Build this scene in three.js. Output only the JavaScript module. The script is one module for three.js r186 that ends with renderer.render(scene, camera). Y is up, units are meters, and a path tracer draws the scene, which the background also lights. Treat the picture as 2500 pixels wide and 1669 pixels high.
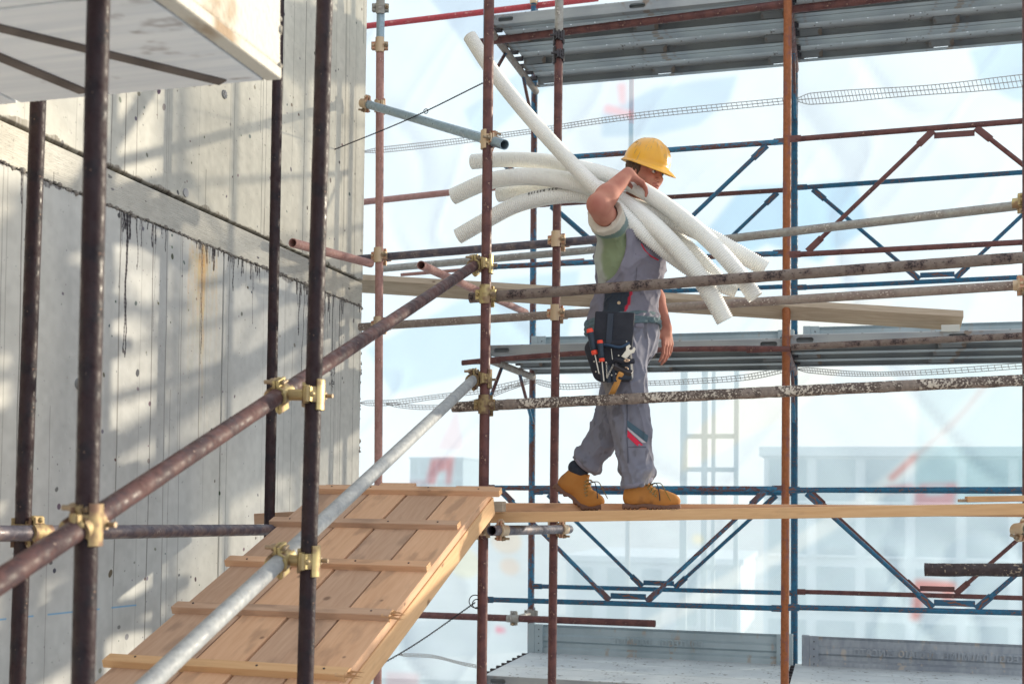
import * as THREE from 'three';
import { RoundedBoxGeometry } from 'three/addons/geometries/RoundedBoxGeometry.js';
import { TextGeometry } from 'three/addons/geometries/TextGeometry.js';
import { FontLoader } from 'three/addons/loaders/FontLoader.js';
import { mergeGeometries } from 'three/addons/utils/BufferGeometryUtils.js';

// ---------- camera, sky, sun, exposure ----------
const scene = new THREE.Scene();
const W = 1024, Hh = 683;
const camera = new THREE.PerspectiveCamera(32.36, W / Hh, 0.1, 1500);
camera.position.set(0, 7, 0);
camera.rotation.set(THREE.MathUtils.degToRad(1.8), THREE.MathUtils.degToRad(15.64), THREE.MathUtils.degToRad(0.66), 'YXZ');
camera.setViewOffset(W, Hh, 0, -116, W, Hh);
camera.focus = 5.75; camera.userData.fStop = 3.8;
const renderer = new THREE.WebGLRenderer({ antialias: true });
renderer.setSize(W, Hh);
renderer.toneMapping = THREE.LinearToneMapping;
renderer.toneMappingExposure = 1.13;
renderer.shadowMap.enabled = true;

const SUN = new THREE.Vector3(1, 0.3, -1).normalize();
function skyTexture() {
  const w = 512, h = 256, d = new Float32Array(w * h * 4), v = new THREE.Vector3();
  for (let j = 0; j < h; j++) for (let i = 0; i < w; i++) {
    const el = ((j + .5) / h - .5) * Math.PI, az = ((i + .5) / w - .5) * 2 * Math.PI;
    v.set(Math.cos(el) * Math.cos(az), Math.sin(el), Math.cos(el) * Math.sin(az));
    const up = Math.max(0, v.y), t = Math.pow(up, .55);
    const cl = .5 + .5 * (fbm3(v.x * 3 + 7, v.y * 6 + 3, v.z * 3, 4));
    const c = [1.1 - .36 * t, 1.12 - .24 * t, 1.13 - .08 * t];
    const k = Math.min(1, Math.max(0, (cl - .38) * 2.2));
    const s = Math.exp(-Math.pow(v.angleTo(SUN) / .45, 2));
    const o = (j * w + i) * 4;
    d[o] = c[0] + (1.15 - c[0]) * k + s * .9; d[o + 1] = c[1] + (1.15 - c[1]) * k + s * .78; d[o + 2] = c[2] + (1.16 - c[2]) * k + s * .55; d[o + 3] = 1;
  }
  const t = new THREE.DataTexture(d, w, h, THREE.RGBAFormat, THREE.FloatType);
  t.mapping = THREE.EquirectangularReflectionMapping; t.magFilter = THREE.LinearFilter; t.needsUpdate = true;
  return t;
}
// ---------- noise ----------
function rng(seed) { let a = seed >>> 0; return () => { a = (a + 0x6d2b79f5) | 0; let t = Math.imul(a ^ (a >>> 15), 1 | a); t = (t + Math.imul(t ^ (t >>> 7), 61 | t)) ^ t; return ((t ^ (t >>> 14)) >>> 0) / 4294967296; }; }
function hash3(x, y, z) { let h = Math.imul(x, 374761393) ^ Math.imul(y, 668265263) ^ Math.imul(z, 1274126177); h = Math.imul(h ^ (h >>> 13), 1274126177); return ((h ^ (h >>> 16)) >>> 0) / 4294967296; }
function vnoise(x, y, z, px = 0, py = 0) {
  const xi = Math.floor(x), yi = Math.floor(y), zi = Math.floor(z), s = (t) => t * t * (3 - 2 * t), fx = s(x - xi), fy = s(y - yi), fz = s(z - zi);
  const mx = (a) => px ? ((a % px) + px) % px : a, my = (a) => py ? ((a % py) + py) % py : a;
  const h = (a, b, c) => hash3(mx(xi + a), my(yi + b), zi + c), L = (a, b, t) => a + (b - a) * t;
  return L(L(L(h(0, 0, 0), h(1, 0, 0), fx), L(h(0, 1, 0), h(1, 1, 0), fx), fy), L(L(h(0, 0, 1), h(1, 0, 1), fx), L(h(0, 1, 1), h(1, 1, 1), fx), fy), fz) * 2 - 1;
}
function fbm3(x, y, z, n) { let a = .5, s = 0; for (let i = 0; i < n; i++) { s += a * vnoise(x, y, z + i * 17); x *= 2; y *= 2; z *= 2; a *= .5; } return s; }
function fbmT(u, v, fx, fy, seed, n = 4) { let a = .5, s = 0; for (let i = 0; i < n; i++) { s += a * vnoise(u * fx, v * fy, seed + i * 13.5, fx, fy); fx *= 2; fy *= 2; a *= .5; } return s; }
const clamp = (x, a = 0, b = 1) => Math.min(b, Math.max(a, x)), mix = (a, b, t) => a + (b - a) * t, sst = (a, b, x) => { const t = clamp((x - a) / (b - a)); return t * t * (3 - 2 * t); };
const mix3 = (a, b, t) => [mix(a[0], b[0], t), mix(a[1], b[1], t), mix(a[2], b[2], t)];
const toS = (c) => Math.round(255 * (c <= .0031308 ? 12.92 * c : 1.055 * Math.pow(clamp(c), 1 / 2.4) - .055));
function dataTex(w, h, f, srgb = true) {
  const d = new Uint8Array(w * h * 4);
  for (let y = 0; y < h; y++) for (let x = 0; x < w; x++) { const c = f((x + .5) / w, (y + .5) / h), o = (y * w + x) * 4; for (let k = 0; k < 3; k++) d[o + k] = srgb ? toS(c[k]) : Math.round(255 * clamp(c[k])); d[o + 3] = 255; }
  const t = new THREE.DataTexture(d, w, h); t.wrapS = t.wrapT = THREE.RepeatWrapping; t.magFilter = THREE.LinearFilter; t.minFilter = THREE.LinearMipmapLinearFilter;
  if (srgb) t.colorSpace = THREE.SRGBColorSpace; t.needsUpdate = true; return t;
}
// ---------- object helpers ----------
const V = (a, b, c) => Array.isArray(a) ? new THREE.Vector3(...a) : new THREE.Vector3(a, b, c);
const taken = new Map();
function numbered(n) { const k = taken.get(n) || 0; taken.set(n, k + 1); return k ? n + '_' + String(k).padStart(3, '0') : n; }
function thing(name, label, category, pos = [0, 0, 0], group) {
  const o = new THREE.Group(); o.name = numbered(name); o.position.set(...pos); o.userData = { label, category }; if (group) o.userData.group = group; scene.add(o); return o;
}
function part(name, geo, mat, parent, label) {
  const m = new THREE.Mesh(geo, mat); m.name = parent.userData.cnt === undefined ? name : name; m.castShadow = m.receiveShadow = true; parent.add(m); if (label) m.userData.label = label; return m;
}
function solo(name, geo, mat, label, category, group, kind) {
  const m = new THREE.Mesh(geo, mat); m.name = numbered(name); m.castShadow = m.receiveShadow = true; m.userData = kind ? { kind, label, category } : { label, category }; if (group) m.userData.group = group; scene.add(m); return m;
}
function metricUV(g, sx = 1, sy = 1, ox = 0, oy = 0) {   // uv in metres from the face's own dominant direction
  const p = g.attributes.position, n = g.attributes.normal, uv = new Float32Array(p.count * 2);
  for (let i = 0; i < p.count; i++) {
    const a = Math.abs(n.getX(i)), b = Math.abs(n.getY(i)), c = Math.abs(n.getZ(i)), x = p.getX(i), y = p.getY(i), z = p.getZ(i);
    const [u, v] = a > b && a > c ? [z, y] : b > c ? [x, z] : [x, y];
    uv[2 * i] = u * sx + ox; uv[2 * i + 1] = v * sy + oy;
  }
  g.setAttribute('uv', new THREE.BufferAttribute(uv, 2)); return g;
}
const rbox = (x, y, z, r = .003, s = 1, ox = 0, oy = 0) => metricUV(new RoundedBoxGeometry(x, y, z, 2, r), s, s, ox, oy);
const merged = (l) => mergeGeometries(l.map((g) => { const k = g.index ? g.toNonIndexed() : g; for (const a of Object.keys(k.attributes)) if (!['position', 'normal', 'uv', 'color'].includes(a)) k.deleteAttribute(a); return k; }));
const xf = (g, x = 0, y = 0, z = 0, rx = 0, ry = 0, rz = 0) => g.applyMatrix4(new THREE.Matrix4().compose(new THREE.Vector3(x, y, z), new THREE.Quaternion().setFromEuler(new THREE.Euler(rx, ry, rz)), new THREE.Vector3(1, 1, 1)));
function frameQ(x, y) { const z = new THREE.Vector3().crossVectors(x, y).normalize(), yy = new THREE.Vector3().crossVectors(z, x); return new THREE.Quaternion().setFromRotationMatrix(new THREE.Matrix4().makeBasis(x, yy, z)); }
const font = new FontLoader().parse ? await new FontLoader().loadAsync('fonts/droid/droid_sans_bold.typeface.json') : null;

// ---------- materials ----------
function metalMap(a, b, c, o = {}) {   // a base, b patches, c specks, around x along
  const { th = .05, w = .25, sp = .32, s = 1, fx = 4, fy = 14 } = o;
  return dataTex(128, 512, (u, v) => {
    const n = fbmT(u, v, fx, fy, s * 7.1, 5), m = fbmT(u, v, 16, 64, s * 3.3 + 40, 3), k = fbmT(u, v, 24, 96, s * 5.7 + 90, 2);
    let col = mix3(a, b, sst(th - w, th + w, n + m * .3));
    col = mix3(col, c, sst(sp, sp + .12, k * .8 + n * .55));
    const g = 1 + .35 * m + .2 * n; return [col[0] * g, col[1] * g, col[2] * g];
  });
}
const roughT = dataTex(128, 512, (u, v) => { const n = fbmT(u, v, 8, 32, 11, 4); return [0, .62 + .5 * n, 0]; }, false);
const bumpT = dataTex(128, 512, (u, v) => { const n = .5 + .7 * fbmT(u, v, 16, 64, 23, 4); return [n, n, n]; }, false);
function metal(a, b, c, o = {}) {
  return new THREE.MeshPhysicalMaterial({ specularIntensity: o.metal ? 1 : .6, map: metalMap(a, b, c, o), roughnessMap: roughT, roughness: o.rough ?? 1, metalness: o.metal ?? .0, bumpMap: bumpT, bumpScale: o.bump ?? .0006 });
}
const M = {
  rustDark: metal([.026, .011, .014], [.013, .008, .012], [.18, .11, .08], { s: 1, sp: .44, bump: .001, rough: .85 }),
  rustRed: metal([.15, .062, .055], [.09, .038, .038], [.36, .23, .16], { s: 2, sp: .42, rough: .9 }),
  rustOrange: metal([.3, .1, .035], [.2, .075, .055], [.45, .26, .14], { s: 3, sp: .44, fx: 3, fy: 6, w: .15, rough: .9 }),
  galv: metal([.34, .33, .3], [.24, .22, .2], [.5, .47, .42], { s: 4, metal: .25, rough: .75 }),
  galvBlue: metal([.3, .4, .46], [.22, .3, .36], [.5, .55, .56], { s: 5, metal: .35, rough: .65 }),
  dusty: metal([.3, .25, .21], [.2, .15, .13], [.5, .44, .38], { s: 6, rough: 1 }),
  darkSteel: metal([.095, .085, .11], [.14, .11, .115], [.28, .24, .23], { s: 7, sp: .42, metal: .2, rough: .75 }),
  crusty: metal([.2, .155, .13], [.12, .085, .075], [.035, .025, .025], { s: 8, sp: .16, w: .15, bump: .0015 }),
  crustyPale: metal([.25, .2, .17], [.1, .075, .065], [.5, .44, .37], { s: 9, sp: .2, w: .12, bump: .002 }),
  crustyDark: metal([.05, .035, .035], [.03, .022, .025], [.28, .22, .16], { s: 10, sp: .2, bump: .002 }),
  redPaint: metal([.5, .075, .085], [.4, .06, .07], [.62, .3, .26], { s: 11 }),
  pinkRust: metal([.4, .22, .19], [.3, .15, .13], [.5, .4, .34], { s: 12 }),
  blue: metal([.022, .13, .23], [.024, .085, .15], [.16, .07, .05], { s: 13, sp: .26, rough: .8 }),
  blueRust: metal([.14, .066, .058], [.03, .15, .26], [.28, .2, .16], { s: 14, w: .1, th: -.02, fx: 2, fy: 3, rough: .9 }),
  galvPale: metal([.36, .37, .37], [.25, .26, .27], [.46, .43, .38], { s: 15, w: .3, rough: .9 }),
  handRust: metal([.1, .048, .045], [.05, .028, .031], [.3, .22, .18], { s: 16, sp: .44, w: .2, rough: .95 }),
  brass: new THREE.MeshStandardMaterial({ map: dataTex(64, 64, (u, v) => { const n = fbmT(u, v, 4, 4, 61, 4); return mix3([.5, .4, .19], [.26, .17, .1], sst(-.15, .25, n)); }), roughness: .42, metalness: .6 }),
  brassDull: new THREE.MeshStandardMaterial({ map: dataTex(64, 64, (u, v) => { const n = fbmT(u, v, 4, 4, 67, 4); return mix3([.55, .42, .28], [.5, .25, .16], sst(-.1, .3, n)); }), roughness: .5, metalness: .5 }),
  steelDark: new THREE.MeshStandardMaterial({ color: new THREE.Color().setRGB(.06, .055, .06), roughness: .45, metalness: .7 }),
  bolt: new THREE.MeshStandardMaterial({ color: new THREE.Color().setRGB(.33, .25, .17), roughness: .45, metalness: .7 }),
  brassOld: new THREE.MeshStandardMaterial({ map: dataTex(64, 64, (u, v) => { const n = fbmT(u, v, 4, 4, 63, 4); return mix3([.36, .27, .13], [.16, .09, .06], sst(-.15, .25, n)); }), roughness: .6, metalness: .45 }),
};
function woodMat(a, b, s, knots = true) {
  const kn = []; const r = rng(s * 91 + 5); for (let i = 0; i < 4; i++) kn.push([r(), r(), .006 + r() * .012]);
  return new THREE.MeshStandardMaterial({
    map: dataTex(1024, 128, (u, v) => {
      let dv = 0, kk = 0;
      if (knots) for (const [ku, kv, kr] of kn) { const du = (u - ku) * 8, dy = v - kv, q = Math.exp(-(du * du * 12 + dy * dy * 60)); dv += q * .25 * Math.sign(dy); kk = Math.max(kk, 1 - sst(kr * .5, kr * 1.4, Math.hypot((u - ku) * 2, dy * .35))); }
      const n = fbmT(u, v, 6, 8, s * 3.1, 4), ring = Math.sin((v + dv * .3 + .1 * n + .04 * fbmT(u, v, 12, 4, s + 50, 3)) * 58 + n * 5), f = fbmT(u, v, 30, 128, s + 9, 2), dirt = fbmT(u, v, 10, 4, s + 31, 5);
      let c = mix3(a, b, clamp(.5 + .16 * ring + .45 * f + .4 * n)); c = mix3(c, [a[0] * .52, a[1] * .5, a[2] * .5], sst(.06, .42, dirt) * .62); c = mix3(c, [.12, .06, .035], kk * .7); return c;
    }), roughness: .85, bumpMap: dataTex(512, 64, (u, v) => { const f = .5 + .6 * fbmT(u, v, 20, 64, s + 77, 3); return [f, f, f]; }, false), bumpScale: .0008,
  });
}
const wood = [woodMat([.68, .42, .26], [.58, .33, .19], 1), woodMat([.54, .355, .245], [.44, .27, .175], 2), woodMat([.68, .43, .23], [.57, .33, .16], 3), woodMat([.5, .41, .31], [.36, .28, .2], 4)];
const woodEnd = new THREE.MeshStandardMaterial({ map: dataTex(128, 128, (u, v) => { const r = Math.hypot(u - .4, v + .3), k = Math.sin(r * 90 + fbmT(u, v, 4, 4, 5, 3) * 3); return mix3([.58, .36, .2], [.45, .25, .12], .5 + .5 * k); }), roughness: .9 });
// ---------- setting ----------
scene.background = skyTexture(); scene.environment = scene.background; scene.environmentIntensity = 1; scene.backgroundIntensity = 1;
const sun = new THREE.DirectionalLight(new THREE.Color(1, .9, .72), 5);
sun.position.copy(SUN).multiplyScalar(60).add(new THREE.Vector3(-2, 7, -4)); sun.target.position.set(-2, 7, -4); scene.add(sun, sun.target);
sun.castShadow = true; sun.shadow.mapSize.set(4096, 4096); sun.shadow.radius = 2.2;
Object.assign(sun.shadow.camera, { left: -12, right: 12, top: 12, bottom: -12, near: 1, far: 120 });

solo('ground', new THREE.PlaneGeometry(1600, 1600).rotateX(-Math.PI / 2), new THREE.MeshStandardMaterial({ map: (() => { const t = dataTex(256, 256, (u, v) => { const n = fbmT(u, v, 6, 6, 3, 5); return mix3([.33, .34, .35], [.42, .43, .44], .5 + n); }); t.repeat.set(120, 120); return t; })(), roughness: 1 }), 'pale dusty ground outside the building', 'ground', null, 'structure');
solo('road', xf(new THREE.PlaneGeometry(400, 9).rotateX(-Math.PI / 2), 0, .004, -40, 0, .15, 0), new THREE.MeshStandardMaterial({ map: (() => { const t = dataTex(128, 128, (u, v) => { const n = fbmT(u, v, 8, 8, 9, 4); return [.09 + .04 * n, .09 + .04 * n, .095 + .04 * n]; }); t.repeat.set(60, 2); return t; })(), roughness: .95 }), 'grey asphalt road outside the netting', 'road', null, 'structure');

// buildings beyond the netting
function building(name, label, x0, x1, z, d, h, rows, cols, wallC, glassC, m = .25) {
  const t = thing(name, label, 'building', [(x0 + x1) / 2, 0, z]);
  const wm = new THREE.MeshStandardMaterial({ color: new THREE.Color().setRGB(...wallC), roughness: .9 }), gm = new THREE.MeshStandardMaterial({ color: new THREE.Color().setRGB(...glassC), roughness: .15, metalness: .2 });
  const w = x1 - x0, cw = w / cols, ch = h / rows;
  part('wall', rbox(w, h, d, .02), wm, t).position.set(0, h / 2, -d / 2);
  part('roof', rbox(w + .3, .3, d + .3, .02), wm, t).position.set(0, h + .15, -d / 2);
  const gg = rbox(cw * (1 - m), ch * (1 - m), .08, .01), sg = rbox(cw * (1 - m) + .1, .08, .2, .01);
  for (let i = 0; i < cols; i++) for (let j = 0; j < rows; j++) { const p = part('window', gg, gm, t); p.position.set(-w / 2 + cw * (i + .5), ch * (j + .55), .02); const s = part('sill', sg, wm, p); s.position.set(0, -ch * (1 - m) / 2 - .03, .06); }
  return t;
}
building('apartment_block', 'distant grey blue flat block low on the horizon behind the ramp top', [-67.624, 9.28, -180][0], [-58.532, 9.349, -180][0], -180, 12, [-63.172, 12.7, -180][1], 4, 6, [.3, .38, .44], [.12, .16, .2]);
building('office_building', 'wide pale office building with a grid of windows behind the netting', [-2.355, 6.195, -38][0], [9.353, 6.401, -38][0], -38, 14, [0.908, 8.324, -38][1], 5, 8, [.6, .68, .72], [.2, .3, .36], .22);
building('low_house', 'low pale house with few windows beyond the road behind the thin lattice struts', [-13.792, 5.552, -60][0], [-4.832, 5.709, -60][0], -60, 10, [-9.207, 3.631, -60][1], 2, 5, [.5, .55, .6], [.2, .28, .34], .45);
{ // steel tower seen through the netting
  const t = thing('steel_tower', 'slim grey steel stair tower standing beyond the netting behind the worker', 'tower', [0, 0, 0]);
  const wm = new THREE.MeshStandardMaterial({ color: new THREE.Color().setRGB(.26, .31, .35), roughness: .7 });
  const xs = [[-1.671, 8.152, -13][0], [-1.446, 8.149, -13][0], [-1.347, 8.148, -13][0], [-1.101, 8.145, -13][0]], top = [-1.53, 8.574, -13][1];
  xs.forEach((x, i) => part('post', xf(rbox([.075, .06, .04, .05][i], top, .08), x, top / 2, -13), wm, t));
  for (const y of [[-1.529, 8.429, -13][1], [-1.524, 7.67, -13][1], [-1.522, 7.305, -13][1], [-1.518, 6.808, -13][1], [-1.515, 6.235, -13][1]]) part('beam', xf(rbox(xs[3] - xs[0] - .06, .05, .05), (xs[0] + xs[3]) / 2, y, -13), wm, t);
}
{ // banded pole beyond the netting
  const p = [-1.937, 10.061, -11], t = thing('banded_pole', 'thin red and grey banded pole beyond the netting behind the worker', 'pole', [p[0], 0, p[2]]);
  const top = [-1.945, 10.993, -11][1], ys = [top, [-1.942, 10.543, -11][1], [-1.939, 10.292, -11][1], [-1.932, 9.393, -11][1], 0];
  const red = new THREE.MeshStandardMaterial({ color: new THREE.Color().setRGB(.4, .06, .06), roughness: .7 }), gr = new THREE.MeshStandardMaterial({ color: new THREE.Color().setRGB(.32, .33, .35), roughness: .7 });
  for (let i = 0; i < 4; i++) part('band', xf(metricUV(new THREE.CylinderGeometry(.024, .024, ys[i] - ys[i + 1], 12)), 0, (ys[i] + ys[i + 1]) / 2, 0), i % 2 ? gr : red, t);
}
// ---------- netting ----------
function netTexture() {
  const S = 2048, X0 = -4, Y0 = 4, SX = 7.5, SY = 7.5, c = document.createElement('canvas'); c.width = c.height = S; const g = c.getContext('2d');
  const q = ([x, y]) => [(x - X0) / SX * S, (1 - (y - Y0) / SY) * S];
  g.fillStyle = 'rgb(212,226,233)'; g.fillRect(0, 0, S, S);
  const poly = (pts, st) => { g.fillStyle = st; g.beginPath(); pts.map(q).forEach((p, i) => i ? g.lineTo(...p) : g.moveTo(...p)); g.closePath(); g.fill(); };
  const line = (pts, w, st) => { g.strokeStyle = st; g.lineWidth = w; g.lineCap = 'butt'; g.lineJoin = 'round'; g.beginPath(); const a = pts.map(q); g.moveTo(...a[0]); for (let i = 1; i < a.length - 1; i++) g.quadraticCurveTo(a[i][0], a[i][1], (a[i][0] + a[i + 1][0]) / 2, (a[i][1] + a[i + 1][1]) / 2); g.lineTo(...a[a.length - 1]); g.stroke(); };
  // printed shapes of the banner
  
  poly([[-3.20, 10.98], [-2.97, 10.68], [-2.76, 10.35], [-2.47, 10.48], [-2.28, 10.88]], 'rgb(168,190,208)');
  poly([[-2.89, 10.04], [-2.29, 10.37], [-2.18, 10.16], [-2.78, 9.75]], 'rgb(176,204,220)');
  poly([[-1.77, 9.91], [-1.37, 10.10], [-0.75, 10.13], [-0.81, 9.95], [-1.04, 9.79], [-1.37, 9.74], [-1.77, 9.74]], 'rgb(168,198,218)');
  poly([[0.86, 10.18], [1.22, 10.24], [1.36, 10.26], [1.36, 9.75], [1.16, 9.79], [0.94, 9.93]], 'rgb(160,196,216)');
  poly([[-0.72, 9.29], [0.10, 9.27], [0.18, 8.95], [-0.16, 8.71], [-0.53, 8.86], [-1.03, 8.62], [-1.16, 8.75]], 'rgb(142,192,220)');
  poly([[-2.55, 8.68], [-1.93, 8.72], [-2.03, 8.12], [-3.45, 7.80], [-3.68, 8.16]], 'rgb(172,206,224)');
  poly([[0.38, 8.43], [-0.09, 7.81], [-0.43, 7.56], [-1.15, 7.18], [-1.12, 7.42], [-0.74, 7.77], [-0.43, 8.44]], 'rgb(228,228,218)');
  line([[-1.40, 6.02], [-0.89, 6.33], [-0.24, 6.71], [0.24, 7.04], [0.59, 7.35], [0.91, 7.72], [1.20, 8.05]], 30, 'rgb(240,246,246)');
  line([[0.33, 7.14], [0.59, 7.39], [0.79, 7.57], [0.97, 7.81]], 9, 'rgb(226,150,140)');
  poly([[0.53, 7.94], [1.21, 7.99], [1.35, 7.15], [0.73, 6.90], [0.50, 7.08]], 'rgba(170,206,214,.6)');
  // red print, seen from the back
  const red = 'rgb(216,164,166)', pink = 'rgba(214,184,190,.6)';
  for (const [x, y] of [[970, 1046], [2100, 1118]]) { const k = x < 1500 ? 1 : 1.15; poly([[-3.16, 7.08], [-3.11, 7.28], [-2.92, 7.30], [-2.95, 7.08], [-2.99, 7.08], [-2.98, 7.19], [-3.06, 7.18], [-3.08, 7.08]].map((p) => p), red); }
  poly([[0.30, 7.09], [0.49, 7.11], [0.49, 7.07], [0.30, 7.05]], red); poly([[0.50, 7.05], [0.54, 7.11], [0.78, 7.12], [0.76, 6.95], [0.49, 6.94]], red); poly([[0.58, 7.09], [0.71, 7.10], [0.69, 7.04], [0.57, 7.03]], 'rgb(190,220,230)');
  poly([[0.50, 6.44], [0.77, 6.43], [0.75, 6.29], [0.68, 6.29], [0.69, 6.36], [0.57, 6.36], [0.53, 6.16], [0.47, 6.16]], 'rgb(230,156,146)');
  poly([[-1.75, 10.00], [-1.54, 9.93], [-1.53, 9.87], [-1.76, 9.93]], 'rgb(226,166,172)'); poly([[-1.66, 10.15], [-1.59, 10.15], [-1.59, 9.97], [-1.64, 10.00]], 'rgb(226,176,180)');
  poly([[-3.07, 7.35], [-2.90, 7.69], [-2.85, 7.35]], pink); poly([[-3.32, 7.10], [-3.17, 7.11], [-3.17, 7.07], [-3.32, 7.07]], pink);
  poly([[-3.47, 5.59], [-3.19, 5.59], [-3.21, 5.47], [-3.48, 5.45]], pink);
  for (const [p, r, st] of [[[-2.49, 6.65], 34, 'rgba(236,206,170,.5)'], [[-2.53, 6.98], 30, 'rgba(240,216,190,.4)'], [[-2.84, 6.47], 40, 'rgba(238,226,170,.4)'], [[-2.46, 6.45], 22, 'rgba(240,190,150,.4)'], [[-2.55, 5.96], 7, 'rgb(240,120,140)'], [[-2.51, 5.96], 5, 'rgb(240,120,140)'], [[-1.02, 6.69], 12, 'rgb(240,236,210)']]) { const [x, y] = q(p); g.fillStyle = st; g.beginPath(); g.ellipse(x, y, r, r * .8, .3, 0, 7); g.fill(); }  // glow of distant street lamps and red tail lights, painted into the net colour
  { const k = document.createElement('canvas'); k.width = k.height = S; const kg = k.getContext('2d'); kg.filter = 'blur(5px)'; kg.drawImage(c, 0, 0); g.drawImage(k, 0, 0); }
  // weave, creases and dust
  const im = g.getImageData(0, 0, S, S), d = im.data;
  for (let y = 0; y < S; y++) for (let x = 0; x < S; x++) { const o = (y * S + x) * 4, k = 1 + .05 * fbmT(x / S, y / S, 5, 7, 71, 4) + .025 * ((x % 4 < 2) === (y % 4 < 2) ? 1 : -1); d[o] *= k * .87; d[o + 1] *= k * .9; d[o + 2] *= k * .925; }
  g.putImageData(im, 0, 0);
  const t = new THREE.CanvasTexture(c); t.colorSpace = THREE.SRGBColorSpace; t.wrapS = t.wrapT = THREE.MirroredRepeatWrapping; return t;
}
{
  const gx = 240, gy = 320, w = 8.1, h = 13, g = new THREE.PlaneGeometry(w, h, gx, gy), p = g.attributes.position, uv = g.attributes.uv;
  const ox = -2.6, oy = 6.6, crease = (v) => Math.exp(-Math.abs(v) * 22);
  for (let i = 0; i < p.count; i++) { const x = p.getX(i) + ox, y = p.getY(i) + oy, s = Math.sin((x + .316) / 1.875 * Math.PI); p.setZ(i, -.05 * s * s * (.6 + .4 * Math.sin(y * 1.5)) + .025 * fbm3(x * .9 + y * .3, y * .5, 3, 3) + .014 * fbm3(x * 3 + y * 2.4, y * 1.3, 9, 3) + .05 * crease(fbm3(x * .9 + y * .55, y * .5 - x * .2, 21, 2)) - .03 * crease(fbm3(x * 1.3 - y * .9, y * .7, 33, 2)) + .006 * fbm3(x * 7 - y * 5, y * 3, 4, 2)); uv.setXY(i, (x + 4) / 7.5, (y - 4) / 7.5); }
  g.computeVertexNormals();
  const t = thing('scaffold_net', 'translucent white banner netting with faint prints hung behind the far scaffold', 'netting', [ox, oy, -8.75]);
  part('net_sheet', g, new THREE.MeshPhysicalMaterial({ map: netTexture(), transparent: true, opacity: .63, transmission: .7, thickness: 0, roughness: 1, side: THREE.DoubleSide, specularIntensity: .1 }), t);
  // laced hems
  const cord = new THREE.MeshStandardMaterial({ color: new THREE.Color().setRGB(.42, .4, .38), roughness: 1 });
  const f0 = (u) => (.88 + .12 * Math.sin(u * 9)) * sst(-.02, .07, u);
  const hem = (pts, wd) => {
    const c = new THREE.CatmullRomCurve3(pts.map((p) => V(p[0] - ox, p[1] - oy, .05))), L = c.getLength(), n = Math.round(L / .026), gs = [];
    for (const k of [-1, 0, 1]) { const q = []; for (let i = 0; i <= 60; i++) { const u = i / 60, a = c.getPoint(u), s = Math.sin(Math.PI * Math.min(1, u * 12)) ; q.push(new THREE.Vector3(a.x, a.y + k * wd * f0(u) , a.z + .004 * k)); } gs.push(new THREE.TubeGeometry(new THREE.CatmullRomCurve3(q), 90, .0032, 5)); }
    for (let i = 0; i < n; i++) { const a = c.getPoint(i / n), u = i / n, f = f0(u); gs.push(xf(new THREE.CylinderGeometry(.0022, .0022, wd * 2 * f, 4), a.x, a.y, a.z, 0, 0, .25)); }
    const m = part('laced_hem', merged(gs), cord, t); return m;
  };
  hem([[-3.72, 9.74], [-3.11, 9.76], [-2.39, 9.80], [-1.54, 9.86], [-0.38, 9.89]], .022);
  hem([[-0.33, 9.89], [0.20, 9.89], [0.79, 9.89], [1.41, 9.91]], .042);
  hem([[-3.70, 7.72], [-3.44, 7.72], [-3.08, 7.76], [-2.65, 7.81], [-2.29, 7.88]], .02);
  hem([[-3.48, 7.71], [-3.15, 7.68], [-2.79, 7.71], [-2.44, 7.83], [-2.29, 7.88]], .016);
  hem([[-2.29, 7.88], [-2.06, 7.83], [-1.68, 7.84], [-1.16, 7.85], [-0.65, 7.88], [-0.35, 7.94]], .02);
  hem([[-0.31, 7.93], [0.09, 7.89], [0.50, 7.89], [1.41, 7.94]], .018);
  hem([[-3.34, 5.74], [-3.05, 5.74], [-2.83, 5.70], [-2.62, 5.67]], .012);
}
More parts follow.
